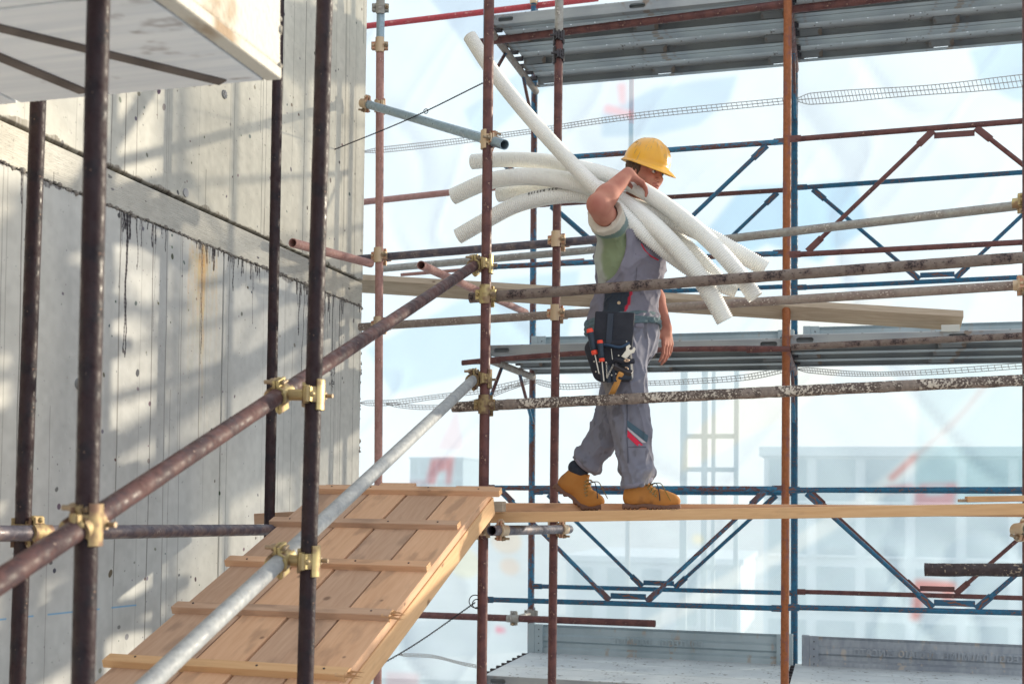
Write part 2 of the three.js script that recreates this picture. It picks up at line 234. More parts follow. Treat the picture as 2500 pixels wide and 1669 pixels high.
// ---------- concrete wall ----------
const WX = -2.85;
function concrete(kind) {
  const S = 2048, T = kind === 'lower' ? 1536 : kind === 'upper' ? 1024 : 128, c = document.createElement('canvas'); c.width = S; c.height = T; const g = c.getContext('2d'), r = rng(kind.length * 77 + 3);
  const warm = kind === 'lower' ? [.56, .545, .5] : kind === 'upper' ? [.6, .57, .49] : [.56, .525, .45], im = g.createImageData(S, T), d = im.data, a = T / S;
  for (let y = 0; y < T; y++) for (let x = 0; x < S; x++) {
    const u = x / S, v = y / S, n = fbmT(u, v, 7, 7, 5, 5), st = fbmT(u, v, 90, 3, 31, 3), f = fbmT(u, v, 160, 160, 47, 2), bl = fbmT(u, v, 4, 2, 83, 3), k = 1 + .3 * n + .1 * st + .12 * f, o = (y * S + x) * 4;
    const q = mix3(warm, [warm[0] * .8, warm[1] * .82, warm[2] * .86], sst(-.05, .3, bl)); for (let i = 0; i < 3; i++) d[o + i] = toS(q[i] * k); d[o + 3] = 255;
  }
  g.putImageData(im, 0, 0);
  const px = S / 5; // pixels per metre
  // pores, chips, form lines
  for (let i = 0; i < (kind === 'band' ? 120 : 2200); i++) { const x = r() * S, y = r() * T, s = Math.pow(r(), 9) * 4.5 + .7; g.fillStyle = `rgba(${30 + r() * 40 | 0},${28 + r() * 34 | 0},${30 + r() * 34 | 0},${.35 + r() * .5})`; g.beginPath(); g.ellipse(x, y, s, s * (.6 + r() * .9), r() * 3, 0, 7); g.fill(); }
  for (let i = 0; i < (kind === 'band' ? 4 : 80); i++) { const x = r() * S, y0 = r() < .5 ? 0 : r() * T, l = T * (.2 + r() * .9); g.strokeStyle = `rgba(54,48,44,${.12 + r() * .5})`; g.lineWidth = .7 + r() * 1.6; g.beginPath(); g.moveTo(x, y0); let xx = x; for (let y = y0; y < y0 + l; y += 30) { xx += (r() - .5) * 1.6; g.lineTo(xx, y); } g.stroke(); }
  for (let i = 0; i < 30; i++) { const x = r() * S, y = r() * T; g.strokeStyle = `rgba(225,222,214,${.15 + r() * .2})`; g.lineWidth = 1 + r(); g.beginPath(); g.moveTo(x, y); g.lineTo(x + (r() - .5) * 160, y + (r() - .5) * 120); g.stroke(); }
  const zx = (z) => (-z - 1.8) * px;
  if (kind === 'lower') {
    const dark = (al) => `rgba(34,30,34,${al})`;
    for (let x = 0; x < S; x += 3) { const h = 14 * Math.max(0, fbm3(x * .02, 1, 2, 3) + .1) + r() * 3; g.fillStyle = dark(.2 + r() * .4); g.fillRect(x, 0, 3.2, h); }
    for (let i = 0; i < 420; i++) { // slurry drips
      const x = r() * S; if (fbm3(x * .012, 7, 3, 3) + (r() - .5) * .3 < 0.02) continue; const l = (r() < .16 ? 60 + r() * 200 : 6 + r() * r() * 60), w = 1 + r() * r() * 3.6, al = .3 + r() * .45; g.strokeStyle = dark(al); g.lineCap = 'round'; let xx = x, ww = w * 1.5; for (let y = 0; y < l; y += 7) { const nx = xx + (r() - .5) * 3; g.lineWidth = ww; g.beginPath(); g.moveTo(xx, y); g.lineTo(nx, y + 7); g.stroke(); xx = nx; ww = Math.max(.7, ww + (r() - .55) * .9); } g.beginPath(); g.fillStyle = dark(.6); g.ellipse(xx, l, w * .7, w * 1.2, 0, 0, 7); g.fill();
    }
    for (let i = 0; i < 60; i++) { let x = zx(-4.83) + (r() - .5) * (r() < .4 ? 30 : 110), y = r() * 30, ww = 2 + r() * 9; const n = 6 + r() * r() * 44 | 0, al = .03 + r() * .05; for (let j = 0; j < n; j++) { const nx = x + (r() - .5) * 4; g.strokeStyle = `rgba(${188 + r() * 30 | 0},${132 + r() * 20 | 0},62,${al * (1 - j / n)})`; g.lineWidth = ww * (.5 + r()); g.beginPath(); g.moveTo(x, y); g.lineTo(nx, y + 10); g.stroke(); x = nx; y += 10; } }
    g.setLineDash([40, 34, 70, 20]); g.strokeStyle = 'rgba(70,140,200,.6)'; g.lineWidth = 2.2; g.beginPath(); g.moveTo(zx(-3.2), (8.15 - 6.55) * px); g.lineTo(zx(-4.4), (8.15 - 6.52) * px); g.stroke(); g.setLineDash([]);
    for (let i = 0; i < 16; i++) { const x = zx(-6.3) + (r() - .5) * 30, y = (8.15 - 7.67) * px + (r() - .5) * 46; g.strokeStyle = 'rgba(25,22,25,.75)'; g.lineWidth = 2; g.beginPath(); g.moveTo(x, y); g.lineTo(x + (r() - .5) * 20, y + (r() - .5) * 26); g.stroke(); }
  }
  if (kind === 'upper') for (let x = 0; x < S; x += 4) { const h = 3 + 16 * Math.abs(fbm3(x * .02, 5, 2, 4)); g.fillStyle = `rgba(70,60,48,${.2 + r() * .3})`; g.fillRect(x, T - h, 4, h); }
  const t = new THREE.CanvasTexture(c); t.colorSpace = THREE.SRGBColorSpace; t.wrapS = t.wrapT = THREE.MirroredRepeatWrapping; t.anisotropy = 8; return t;
}
const concBump = dataTex(512, 512, (u, v) => { const n = .5 + .5 * fbmT(u, v, 24, 24, 3, 4) - (vnoise(u * 60, v * 60, 3, 60, 60) > .75 ? .3 : 0); return [n, n, n]; }, false); concBump.repeat.set(4, 2.4);
{
  const t = thing('concrete_wall', 'tall raw concrete wall with formwork joints and dark drips', 'wall', [WX, 0, 0]);
  const mats = { lower: concrete('lower'), band: concrete('band'), upper: concrete('upper') };
  const hts = { lower: [8.15, 1536 / 2048 * 5], band: [8.3, .15], upper: [10.8, 2.5] };
  for (const k in mats) mats[k] = new THREE.MeshStandardMaterial({ map: mats[k], roughness: .93, bumpMap: concBump, bumpScale: .0022 });
  const panel = (y0, y1, z0, z1, kind, proud) => {   // front face at x = proud
    const g = new RoundedBoxGeometry(.12, y1 - y0, z0 - z1, 2, .006); g.translate(proud - .06, (y0 + y1) / 2, (z0 + z1) / 2);
    const p = g.attributes.position, uv = g.attributes.uv, [top, h] = hts[kind];
    for (let i = 0; i < p.count; i++) uv.setXY(i, (-p.getZ(i) - 1.8 + p.getX(i)) / 5, 1 - (top - p.getY(i)) / h);
    return part('wall_panel', g, mats[kind], t);
  };
  panel(8.311, 11.5, 3, -5.38, 'upper', .004); panel(8.311, 11.5, -5.386, -6.715, 'upper', .001);
  panel(8.152, 8.298, 3, -6.72, 'band', -.004);
  panel(0, 8.146, 3, -5.02, 'lower', 0); panel(0, 8.146, -5.034, -6.712, 'lower', -.002);
  part('wall_core', xf(rbox(.16, 11.6, 9.68), -.205, 5.8, -1.86), mats.lower, t);
  // rough lip under the pour joint
  const r = rng(8), lip = []; for (let z = -2; z > -6.7; z -= .014) { const s = .003 + r() * r() * .013; lip.push(xf(new THREE.TetrahedronGeometry(s, 1), -.002, 8.149 + (r() - .5) * .012, z, r() * 3, r() * 3, 0)); }
  for (let y = 7.2; y < 8.15; y += .02) if (fbm3(y * 5, 2, 8, 3) > -.12) lip.push(xf(new THREE.TetrahedronGeometry(.006 + r() * r() * .022, 1), -.012, y, -6.712, r() * 3, r() * 3, r()));
  const m = part('pour_lip', metricUV(merged(lip)), new THREE.MeshStandardMaterial({ color: new THREE.Color().setRGB(.2, .18, .16), roughness: 1 }), t);
  const holeM = new THREE.MeshStandardMaterial({ color: new THREE.Color().setRGB(.2, .2, .2), roughness: .6 }), ribM = new THREE.MeshStandardMaterial({ color: new THREE.Color().setRGB(.3, .3, .31), roughness: .8 });
  for (const [p, ok] of [[[-2.85, 8.896, -4.986], 1], [[-2.85, 7.411, -3.931], 1], [[-2.85, 8.341, -4.661], 2]]) {
    const mm = part('plastic_plug', xf(metricUV(new THREE.CylinderGeometry(ok === 1 ? .024 : .018, .02, .012, 20)), .004, p[1], p[2], 0, 0, Math.PI / 2), ok === 2 ? ribM : holeM, t);
    if (ok === 1) for (let i = 0; i < 4; i++) part('rib', xf(rbox(.003, .04, .0035, .0008), .0115, p[1], p[2], i * Math.PI / 4), ribM, mm);
  }
}
{ // cantilevered slab
  const t = thing('concrete_slab', 'white stained concrete slab overhanging the top of the ramp', 'slab', [-2.14, 8.09, -.9]);
  const side = new THREE.MeshStandardMaterial({ map: dataTex(512, 256, (u, v) => { const n = fbmT(u, v, 5, 4, 15, 5); return mix3([.62, .58, .5], [.36, .26, .17], sst(.2, .5, n)); }), roughness: .95, bumpMap: concBump, bumpScale: .003 });
  const under = [0, 1, 2].map((k) => new THREE.MeshStandardMaterial({ map: dataTex(512, 256, (u, v) => { const n = fbmT(u, v, 5, 7, 25 + k * 9, 5), s = fbmT(u, v, 3, 60, 35 + k, 3), d = fbmT(u, v, 12, 20, 55 + k, 4); return mix3(mix3([.84, .86, .88], [.72, .75, .79], .5 + s), [.3, .26, .25], sst(.3, .62, d + n * .4) * .7); }), roughness: .85 }));
  const g = new RoundedBoxGeometry(1.42, .36, 3.8, 3, .012); const p = g.attributes.position; for (let i = 0; i < p.count; i++) if (p.getX(i) > .6) p.setX(i, p.getX(i) + .012 * fbm3(p.getZ(i) * 6, p.getY(i) * 9, 2, 3)); g.computeVertexNormals();
  part('slab_body', xf(metricUV(g), 0, .209, 0), side, t);
  // board marks on the underside: panels with open joints
  const zs = [1.9, .7, -.42, -1.33, -1.898], xs = [-.708, -.1, .665];
  for (let i = 0; i < 4; i++) for (let j = 0; j < 2; j++) { const w = xs[j + 1] - xs[j] - .011, l = zs[i] - zs[i + 1] - .011; const pm = part('formwork_panel', xf(rbox(w, .03, l, .003, .8, i * .37 + j * .2, i * .3), (xs[j] + xs[j + 1]) / 2, .015, (zs[i] + zs[i + 1]) / 2), under[(i + j) % 3], t); }
  part('edge_strip', xf(metricUV(new RoundedBoxGeometry(.046, .031, 3.8, 2, .005)), .689, .0155, 0), side, t);
  const dark_strip = woodMat([.16, .13, .115], [.11, .09, .08], 8);  // thin dark strips set slantwise on the underside
  for (const [a, b] of [[[-1.951, 8.088, -2.271], [-1.587, 8.088, -2.775]], [[-2.061, 8.088, -2.4], [-1.997, 8.088, -2.755]]]) {
    const A = V(a), B = V(b), L = A.distanceTo(B), m = part('dark_strip', rbox(L, .006, .045, .002), dark_strip, t); m.position.copy(A.add(B).multiplyScalar(.5)).sub(t.position); m.quaternion.copy(frameQ(V(b).sub(V(a)).normalize(), new THREE.Vector3(0, 1, 0)));
  }
  // ragged mortar fins along the far lower edge
  const r = rng(5), fins = []; for (let x = -.7; x < .7; x += .012) { const s = .003 + r() * r() * .01; fins.push(xf(new THREE.TetrahedronGeometry(s, 1), x, .008 + r() * .008, -1.897, r() * 3, r() * 3)); }
  for (let y = .02; y < .38; y += .014) fins.push(xf(new THREE.TetrahedronGeometry(.004 + r() * r() * .014, 1), .703, y, -1.893, r() * 3, r() * 3));
  part('mortar_fins', metricUV(merged(fins)), side, t);
}
// ---------- tubes ----------
const TUBES = {}, R0 = .02415;
function tubeGeo(L, r, lump, seed, bend = 0) {
  const n = lump || bend ? Math.max(6, Math.round(L / .035)) : 1, k = 20, pos = [], nor = [], uv = [], idx = [], off = (seed * .37) % 1;
  const ring = (y, rr, nx, ny, b) => { const s = pos.length / 3; for (let i = 0; i <= k; i++) { const a = i / k * 2 * Math.PI, j = i % k / k * 2 * Math.PI; const q = rr + (lump && nx > 0 && ny === 0 ? lump * (fbm3(Math.cos(j) * 2.5 + seed, y * 45, Math.sin(j) * 2.5, 3) + .2) : 0); pos.push(Math.cos(a) * q + b, y, Math.sin(a) * q); nor.push(Math.cos(a) * nx, ny, Math.sin(a) * nx); uv.push(i / k, y / .6 + off); } return s; };
  const strip = (a, b) => { for (let i = 0; i < k; i++) idx.push(a + i, b + i, a + i + 1, a + i + 1, b + i, b + i + 1); };
  let prev = -1; for (let i = 0; i <= n; i++) { const y = L * i / n, s = ring(y, r, 1, 0, bend * 4 * (i / n) * (1 - i / n)); if (prev >= 0) strip(prev, s); prev = s; }
  const ri = r - .0036, dp = Math.min(.25, L / 3);
  strip(ring(L, r, 0, 1, 0), ring(L, ri, 0, 1, 0)); strip(ring(L, ri, -1, 0, 0), ring(L - dp, ri, -1, 0, 0)); strip(ring(L - dp, ri, 0, 1, 0), ring(L - dp, .0005, 0, 1, 0));
  strip(ring(0, ri, 0, -1, 0), ring(0, r, 0, -1, 0)); strip(ring(dp, ri, -1, 0, 0), ring(0, ri, -1, 0, 0)); strip(ring(dp, .0005, 0, -1, 0), ring(dp, ri, 0, -1, 0));
  const g = new THREE.BufferGeometry(); g.setAttribute('position', new THREE.Float32BufferAttribute(pos, 3)); g.setAttribute('normal', new THREE.Float32BufferAttribute(nor, 3)); g.setAttribute('uv', new THREE.Float32BufferAttribute(uv, 2)); g.setIndex(idx);
  if (lump) { const keep = g.attributes.normal.clone(); g.computeVertexNormals(); const nn = g.attributes.normal, outer = (n + 1) * (k + 1); for (let i = outer; i < nn.count; i++) nn.setXYZ(i, keep.getX(i), keep.getY(i), keep.getZ(i)); for (let j = 0; j <= n; j++) { const a = j * (k + 1), b = a + k, v = new THREE.Vector3(nn.getX(a) + nn.getX(b), nn.getY(a) + nn.getY(b), nn.getZ(a) + nn.getZ(b)).normalize(); nn.setXYZ(a, v.x, v.y, v.z); nn.setXYZ(b, v.x, v.y, v.z); } }
  return g;
}
let tseed = 1;
function tube(key, name, label, a, b, mat, o = {}) {
  let A = V(a), B = V(b); const d = B.clone().sub(A);
  if (o.y0 !== undefined) A = A.clone().addScaledVector(d, (o.y0 - A.y) / d.y);
  if (o.y1 !== undefined) B = V(a).addScaledVector(d, (o.y1 - a[1]) / d.y);
  TUBES[key] = { a: A, d: B.clone().sub(A).normalize(), b: B };
  const L = A.distanceTo(B), m = solo(name, tubeGeo(L, o.r ?? R0, o.lump ?? 0, tseed++ + .5, o.bend ?? 0), M[mat], label, o.cat ?? (name.includes('pole') ? 'pole' : 'tube'), o.group);
  m.position.copy(A); m.quaternion.setFromUnitVectors(new THREE.Vector3(0, 1, 0), TUBES[key].d); return m;
}
// uprights
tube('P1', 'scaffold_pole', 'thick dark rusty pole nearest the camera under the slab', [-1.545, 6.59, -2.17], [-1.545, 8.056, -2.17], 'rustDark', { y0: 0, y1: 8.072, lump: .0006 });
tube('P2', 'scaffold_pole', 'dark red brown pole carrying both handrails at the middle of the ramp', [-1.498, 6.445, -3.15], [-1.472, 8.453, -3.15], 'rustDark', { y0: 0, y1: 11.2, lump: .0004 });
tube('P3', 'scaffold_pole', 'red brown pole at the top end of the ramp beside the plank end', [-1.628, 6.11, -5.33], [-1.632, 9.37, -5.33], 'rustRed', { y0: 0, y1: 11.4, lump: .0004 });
{
  const a = [-1.546, 5.953, -6.4], b = [-1.545, 9.803, -6.4], j = [-1.545, 9.573, -6.4];
  tube('P4', 'scaffold_pole', 'rusty pole behind the rear boot, with a short grey tube spliced on its top', a, j, 'rustRed', { y0: 0, y1: j[1] });
  tube('P4b', 'scaffold_pole', 'short grey steel tube spliced above the rusty pole under the upper steel deck', j, b, 'galv', { y1: 11.6 });
}
tube('P5', 'scaffold_pole', 'bright orange rusted pole in front of the join of the deck bays', [-0.318, 5.907, -7.15], [-0.317, 9.985, -7.15], 'rustOrange', { y0: 0, y1: 12 });
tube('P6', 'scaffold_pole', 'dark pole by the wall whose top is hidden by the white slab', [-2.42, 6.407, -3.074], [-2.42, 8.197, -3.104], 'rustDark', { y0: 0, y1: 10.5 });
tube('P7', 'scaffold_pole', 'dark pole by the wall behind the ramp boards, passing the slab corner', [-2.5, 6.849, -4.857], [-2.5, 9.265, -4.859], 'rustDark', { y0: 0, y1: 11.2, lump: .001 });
{
  const a = [-2.626, 5.88, -6.5], b = [-2.67, 9.96, -6.5], j = [-2.671, 9.682, -6.5];
  tube('P8', 'scaffold_pole', 'orange brown pole standing just past the end of the concrete wall', a, j, 'pinkRust', { y0: 0, y1: j[1] });
  tube('P8b', 'scaffold_pole', 'short grey tube spliced on top of the pole past the wall end', j, b, 'galvBlue', { y1: 11.6 });
}
tube('P9', 'scaffold_pole', 'thin pole of rust and blue paint on the far scaffold behind the rear boot', [-2.191, 5.618, -8.4], [-2.211, 10.072, -8.4], 'blueRust', { y0: 0, y1: 12 });
tube('P10', 'scaffold_pole', 'blue painted pole directly behind the orange rusted pole', [-0.309, 5.719, -8.4], [-0.325, 10.502, -8.4], 'blue', { y0: 0, y1: 12 });
tube('P11', 'scaffold_pole', 'far scaffold pole hidden behind the red brown pole at the ramp top', [-2.18, 5.806, -7.15], [-2.202, 10.18, -7.15], 'blueRust', { y0: 0, y1: 12 });
for (const [z, w] of [[-7.15, 'inner'], [-8.4, 'outer']]) tube('PX' + z, 'scaffold_pole', `${w} blue pole at the next bay beyond the picture edge`, [1.56, 0, z], [1.56, 12, z], 'blue');
// handrails of the ramp
tube('HU', 'handrail_tube', 'upper rusty handrail tube climbing along the ramp', [-1.535, 6.799, -1.825], [-1.685, 8.11, -5.369], 'handRust', { lump: .0008 });
tube('HL', 'handrail_tube', 'lower grey galvanised handrail tube climbing along the ramp', [-1.54, 6.527, -2.339], [-1.685, 7.564, -5.371], 'galvPale', { lump: .0004 });
tube('S5', 'guard_rail_tube', 'dark level tube between the two poles at the foot of the wall', [-2.36, 6.873, -2.799], [-2.445, 6.833, -4.818], 'darkSteel');
// guard rails of the walkway
tube('R1', 'guard_rail_tube', 'speckled rusty upper guard rail crossing the worker at the waist', [-1.728, 7.947, -5.385], [0.868, 8.04, -5.385], 'crusty', { lump: .0016, r: .0245 });
tube('R2', 'guard_rail_tube', 'crusted rusty lower guard rail crossing the worker above the knee', [-1.809, 7.421, -5.385], [0.867, 7.517, -5.385], 'crustyPale', { lump: .003, r: .0245 });
tube('R3', 'scaffold_tube', 'short dark cement crusted tube end under the plank at the picture edge', [0.303, 6.737, -4.7], [0.842, 6.752, -4.7], 'crustyDark', { lump: .0022 });
// ledgers
tube('L1', 'scaffold_tube', 'bright red painted tube under the sky at the top', [-3.673, 10.586, -8.3], [-1.713, 10.617, -8.3], 'redPaint', { r: .022 });
tube('L2', 'scaffold_tube', 'thin rusty orange tube running from the wall end behind the hoses', [-3.649, 9.221, -8.3], [-2.296, 9.284, -8.3], 'pinkRust');
tube('L3', 'scaffold_tube', 'dark purple tube from the wall end to the back of the worker', [-2.821, 8.414, -6.56], [-1.201, 8.445, -6.46], 'darkSteel');
tube('L3b', 'scaffold_tube', 'grey galvanised tube sloping up behind the hose ends', [-0.665, 8.504, -6.9], [1.017, 8.485, -6.3], 'galv');
tube('L4', 'scaffold_tube', 'grey tube just below the dark purple tube', [-3.11, 8.562, -7.6], [-1.413, 8.634, -7.6], 'galv', { r: .0245 });
tube('L4b', 'scaffold_tube', 'thin reddish tube under the grey tube with its end showing', [-2.98, 8.535, -7.7], [-1.668, 8.583, -7.7], 'pinkRust', { r: .012 });
tube('L5', 'scaffold_tube', 'weathered grey brown tube passing behind the belt of the worker', [-2.8, 8.001, -6.56], [1.008, 8.07, -6.25], 'dusty');
tube('G1', 'scaffold_tube', 'flaking red tube lying low across the far pole above the toe board', [-3.164, 6.121, -8.1], [-1.208, 6.145, -7.95], 'rustRed');
tube('S1', 'scaffold_tube', 'pale grey brace tube clamped to the pole past the wall end', [-2.707, 9.303, -6.42], [-1.524, 8.639, -5.25], 'galvBlue');
tube('S2', 'scaffold_tube', 'pinkish open ended tube sticking out before the wall', [-2.742, 8.292, -5.528], [-2.661, 8.346, -6.38], 'pinkRust');
tube('S3', 'scaffold_tube', 'pinkish open ended tube running back below the grey tube', [-2.186, 8.233, -5.945], [-2.198, 8.319, -8.173], 'pinkRust');
tube('S4', 'scaffold_tube', 'short dark tube carrying the plank end between two poles', [-1.549, 6.836, -5.2], [-1.49, 6.81, -6.55], 'darkSteel');
tube('S6', 'scaffold_tube', 'grey tube end under the plank at the picture edge', [0.735, 6.875, -5.4], [0.897, 6.915, -5], 'galv');
// ---------- couplers ----------
function sector(r0, r1, a0, a1, ears) {
  const s = new THREE.Shape(), n = 12; for (let i = 0; i <= n; i++) { const a = mix(a0, a1, i / n); i ? s.lineTo(r0 * Math.cos(a), r0 * Math.sin(a)) : s.moveTo(r0 * Math.cos(a), r0 * Math.sin(a)); }
  if (ears) { s.lineTo(-.047, .003); s.lineTo(-.047, .0095); s.lineTo(-.03, .0105); }
  for (let i = 0; i <= n; i++) { const a = mix(a1 - (ears ? .35 : 0), a0 + (ears ? .35 : 0), i / n); s.lineTo(r1 * Math.cos(a), r1 * Math.sin(a)); }
  if (ears) { s.lineTo(.03, .0105); s.lineTo(.047, .0095); s.lineTo(.047, .003); }
  return s;
}
const exY = (shape, h) => { const g = new THREE.ExtrudeGeometry(shape, { depth: h, bevelEnabled: true, bevelSize: .0012, bevelThickness: .0012, bevelSegments: 1, curveSegments: 6 }); g.translate(0, 0, -h / 2); g.rotateX(-Math.PI / 2); g.scale(1, 1, -1); const ix = g.index; g.deleteAttribute('uv'); return flip(metricUV(g, 6, 6)); };
function flip(g) { const k = g.index ? g.toNonIndexed() : g, p = k.attributes.position; for (const nm of ['position', 'normal', 'uv']) { const a = k.attributes[nm], s = a.itemSize, t = a.array; for (let i = 0; i < a.count; i += 3) for (let c = 0; c < s; c++) { const x = t[(i + 1) * s + c]; t[(i + 1) * s + c] = t[(i + 2) * s + c]; t[(i + 2) * s + c] = x; } } return k; }
const CG = {
  flap: merged([exY(sector(R0 + .0007, R0 + .0065, .12, Math.PI - .12, true), .042), exY(sector(R0 + .0009, R0 + .0085, .75, Math.PI - .75), .088)]),
  saddle: merged([exY(sector(R0 + .0007, R0 + .006, .12, Math.PI - .12, true), .05), exY(sector(R0 + .0009, R0 + .0078, .95, Math.PI - .95), .07)]).rotateY(Math.PI),
  bolt: merged([xf(metricUV(new THREE.CylinderGeometry(.0062, .0062, .066, 10)), .0385, 0, .012, Math.PI / 2), xf(metricUV(new THREE.CylinderGeometry(.0062, .0062, .03, 8)), .0385, 0, -.018), xf(metricUV(new THREE.CylinderGeometry(.0125, .0125, .003, 14)), .0385, 0, .0115, Math.PI / 2)]),
  nut: merged([xf(metricUV(new THREE.CylinderGeometry(.0115, .0115, .011, 6)), .0385, 0, .019, Math.PI / 2)]),
  pin: merged([xf(metricUV(new THREE.CylinderGeometry(.0075, .0075, .046, 10)), -.046, 0, 0), xf(metricUV(new THREE.SphereGeometry(.009, 10, 8)), -.04, 0, .012)]),
};
function clampOn(t, base, P, axis, out, mat, dark) {
  const y = axis.clone().normalize(), z = out.clone().addScaledVector(y, -out.dot(y)).normalize(), x = new THREE.Vector3().crossVectors(y, z), q = new THREE.Quaternion().setFromRotationMatrix(new THREE.Matrix4().makeBasis(x, y, z));
  for (const [n, m] of [['flap', mat], ['saddle', mat], ['bolt', dark], ['nut', dark], ['pin', mat]]) { const o = part(n === 'pin' ? 'hinge_pin' : n, CG[n], m, t); o.position.copy(P).sub(base); o.quaternion.copy(q); }
}
const UP = new THREE.Vector3(0, 1, 0), FR = new THREE.Vector3(.27, 0, .96);
function couple(k1, k2, label, mat = 'brass', o = {}) {   // k2 may be null: a splice sleeve round one tube
  const A = TUBES[k1], mt = M[mat], dk = mat === 'steelDark' ? M.steelDark : M.bolt; let P1, P2;
  if (k2) {
    const B = TUBES[k2], w = A.a.clone().sub(B.a), b = A.d.dot(B.d), d = A.d.dot(w), e = B.d.dot(w), den = 1 - b * b;
    P1 = A.a.clone().addScaledVector(A.d, (b * e - d) / den); P2 = B.a.clone().addScaledVector(B.d, (e - b * d) / den);
  } else { P1 = A.a.clone().addScaledVector(A.d, (o.y - A.a.y) / A.d.y); P2 = P1; }
  const c = P1.clone().add(P2).multiplyScalar(.5), t = thing('tube_coupler', label, 'coupler', c.toArray(), o.group);
  let n = k2 ? P1.clone().sub(P2).normalize() : o.out ?? FR.clone();
  clampOn(t, c, P1, A.d, o.out ?? n, mt, dk);
  if (k2) {
    const B = TUBES[k2]; clampOn(t, c, P2, B.d, n.clone().negate(), mt, dk);
    const g = P1.distanceTo(P2) - 2 * R0 - .008; if (g > .004) { const bz = part('boss', metricUV(new THREE.CylinderGeometry(.017, .017, g + .006, 14)), mt, t); bz.quaternion.setFromUnitVectors(UP, n); }
  }
  return t;
}
couple('P1', 'HU', 'brass swivel coupler tying the upper handrail to the pole nearest the camera', 'brassOld');
couple('P6', 'S5', 'brown swivel coupler on the level tube at the dark pole by the wall', 'brassOld');
couple('P2', 'HU', 'brass swivel coupler where the upper handrail meets the middle ramp pole');
couple('P3', 'HU', 'brass swivel coupler at the top end of the upper handrail');
couple('P2', 'HL', 'brass swivel coupler where the lower handrail meets the middle ramp pole');
couple('P3', 'HL', 'brass swivel coupler at the top end of the lower handrail', 'brassOld');
couple('P3', 'R1', 'brass right angle coupler holding the upper guard rail to the ramp top pole');
couple('P3', 'R2', 'brass right angle coupler holding the lower guard rail to the ramp top pole', 'brassOld');
couple('P3', 'S4', 'steel coupler round the open end of the short tube under the plank', 'brassDull');
couple('P4', 'S4', 'steel coupler at the back end of the short tube under the plank', 'brassDull');
couple('P8', 'L3', 'orange rusted coupler at the wall end of the dark purple tube', 'brassDull');
couple('P4', 'L3', 'pinkish coupler on the dark purple tube left of the worker', 'brassDull');
couple('P8', 'L5', 'orange coupler at the wall end of the weathered grey brown tube', 'brassDull');
couple('P4', 'L5', 'dull brass coupler on the weathered tube left of the tool belt', 'brassDull');
couple('P8', 'S1', 'pale coupler holding the upper end of the grey brace tube', 'brassDull');
couple('P3', 'S1', 'pale coupler at the lower end of the grey brace tube behind the ramp top pole', 'brassDull');
couple('P8', null, 'orange splice coupler joining grey and rusty tubes past the wall end', 'brassDull', { y: [-2.671, 9.682, -6.5][1] });
couple('P8b', null, 'grey coupler at the very top of the spliced grey tube past the wall end', 'galv', { y: [-2.672, 9.913, -6.5][1] });
couple('P4', null, 'dark splice coupler under the upper deck, upper of the dark pair', 'steelDark', { y: [-1.547, 9.588, -6.4][1], out: new THREE.Vector3(-1, 0, .1) });
couple('P4', null, 'small dark coupler just below the dark splice under the upper deck', 'steelDark', { y: [-1.546, 9.483, -6.4][1], out: new THREE.Vector3(-1, 0, .3) });
couple('G1', 'P9', 'grey clamp holding the flaking red tube to the far pole', 'galv');
{ // couplers cut by the picture edge
  for (const [y, m, l] of [[450, 'brass', 'brass coupler at the picture edge on the galvanised tube'], [660, 'brassDull', 'pinkish coupler at the picture edge on the weathered tube']]) {
    const p = V(y === 450 ? [0.869, 8.484, -6.3] : [0.854, 8.054, -6.2]), t = thing('tube_coupler', l, 'coupler', p.toArray()); clampOn(t, p, p, TUBES[y === 450 ? 'L3b' : 'L5'].d, FR, M[m], M.bolt); clampOn(t, p, p.clone().add(new THREE.Vector3(.02, 0, .058)), UP, FR, M[m], M.bolt);
  }
  const p = V([0.739, 6.877, -5.38]), t = thing('tube_coupler', 'steel coupler under the plank at the picture edge', 'coupler', p.toArray()); clampOn(t, p, p, TUBES.S6.d, new THREE.Vector3(-.4, .3, .8), M.brassDull, M.bolt);
  tube('PE', 'scaffold_pole', 'rusty pole cut by the picture edge', [0.872, 6.114, -6.2], [0.879, 9.469, -6.2], 'rustRed', { y0: 0, y1: 11 });
}
// blue prop with a fork holding the red tube
{
  const p = [-2.185, 10.608, -8.3], t = thing('blue_prop', 'short bright blue post clamped under the red tube', 'post', p);
  part('post', xf(metricUV(new THREE.CylinderGeometry(.02, .02, .2, 14)), .0, .0, .05), M.blue, t); part('collar', xf(metricUV(new THREE.CylinderGeometry(.028, .028, .05, 14)), 0, .02, .05), M.brassDull, t); part('collar', xf(metricUV(new THREE.CylinderGeometry(.035, .035, .02, 6)), 0, .06, .05), M.brassDull, t);
}
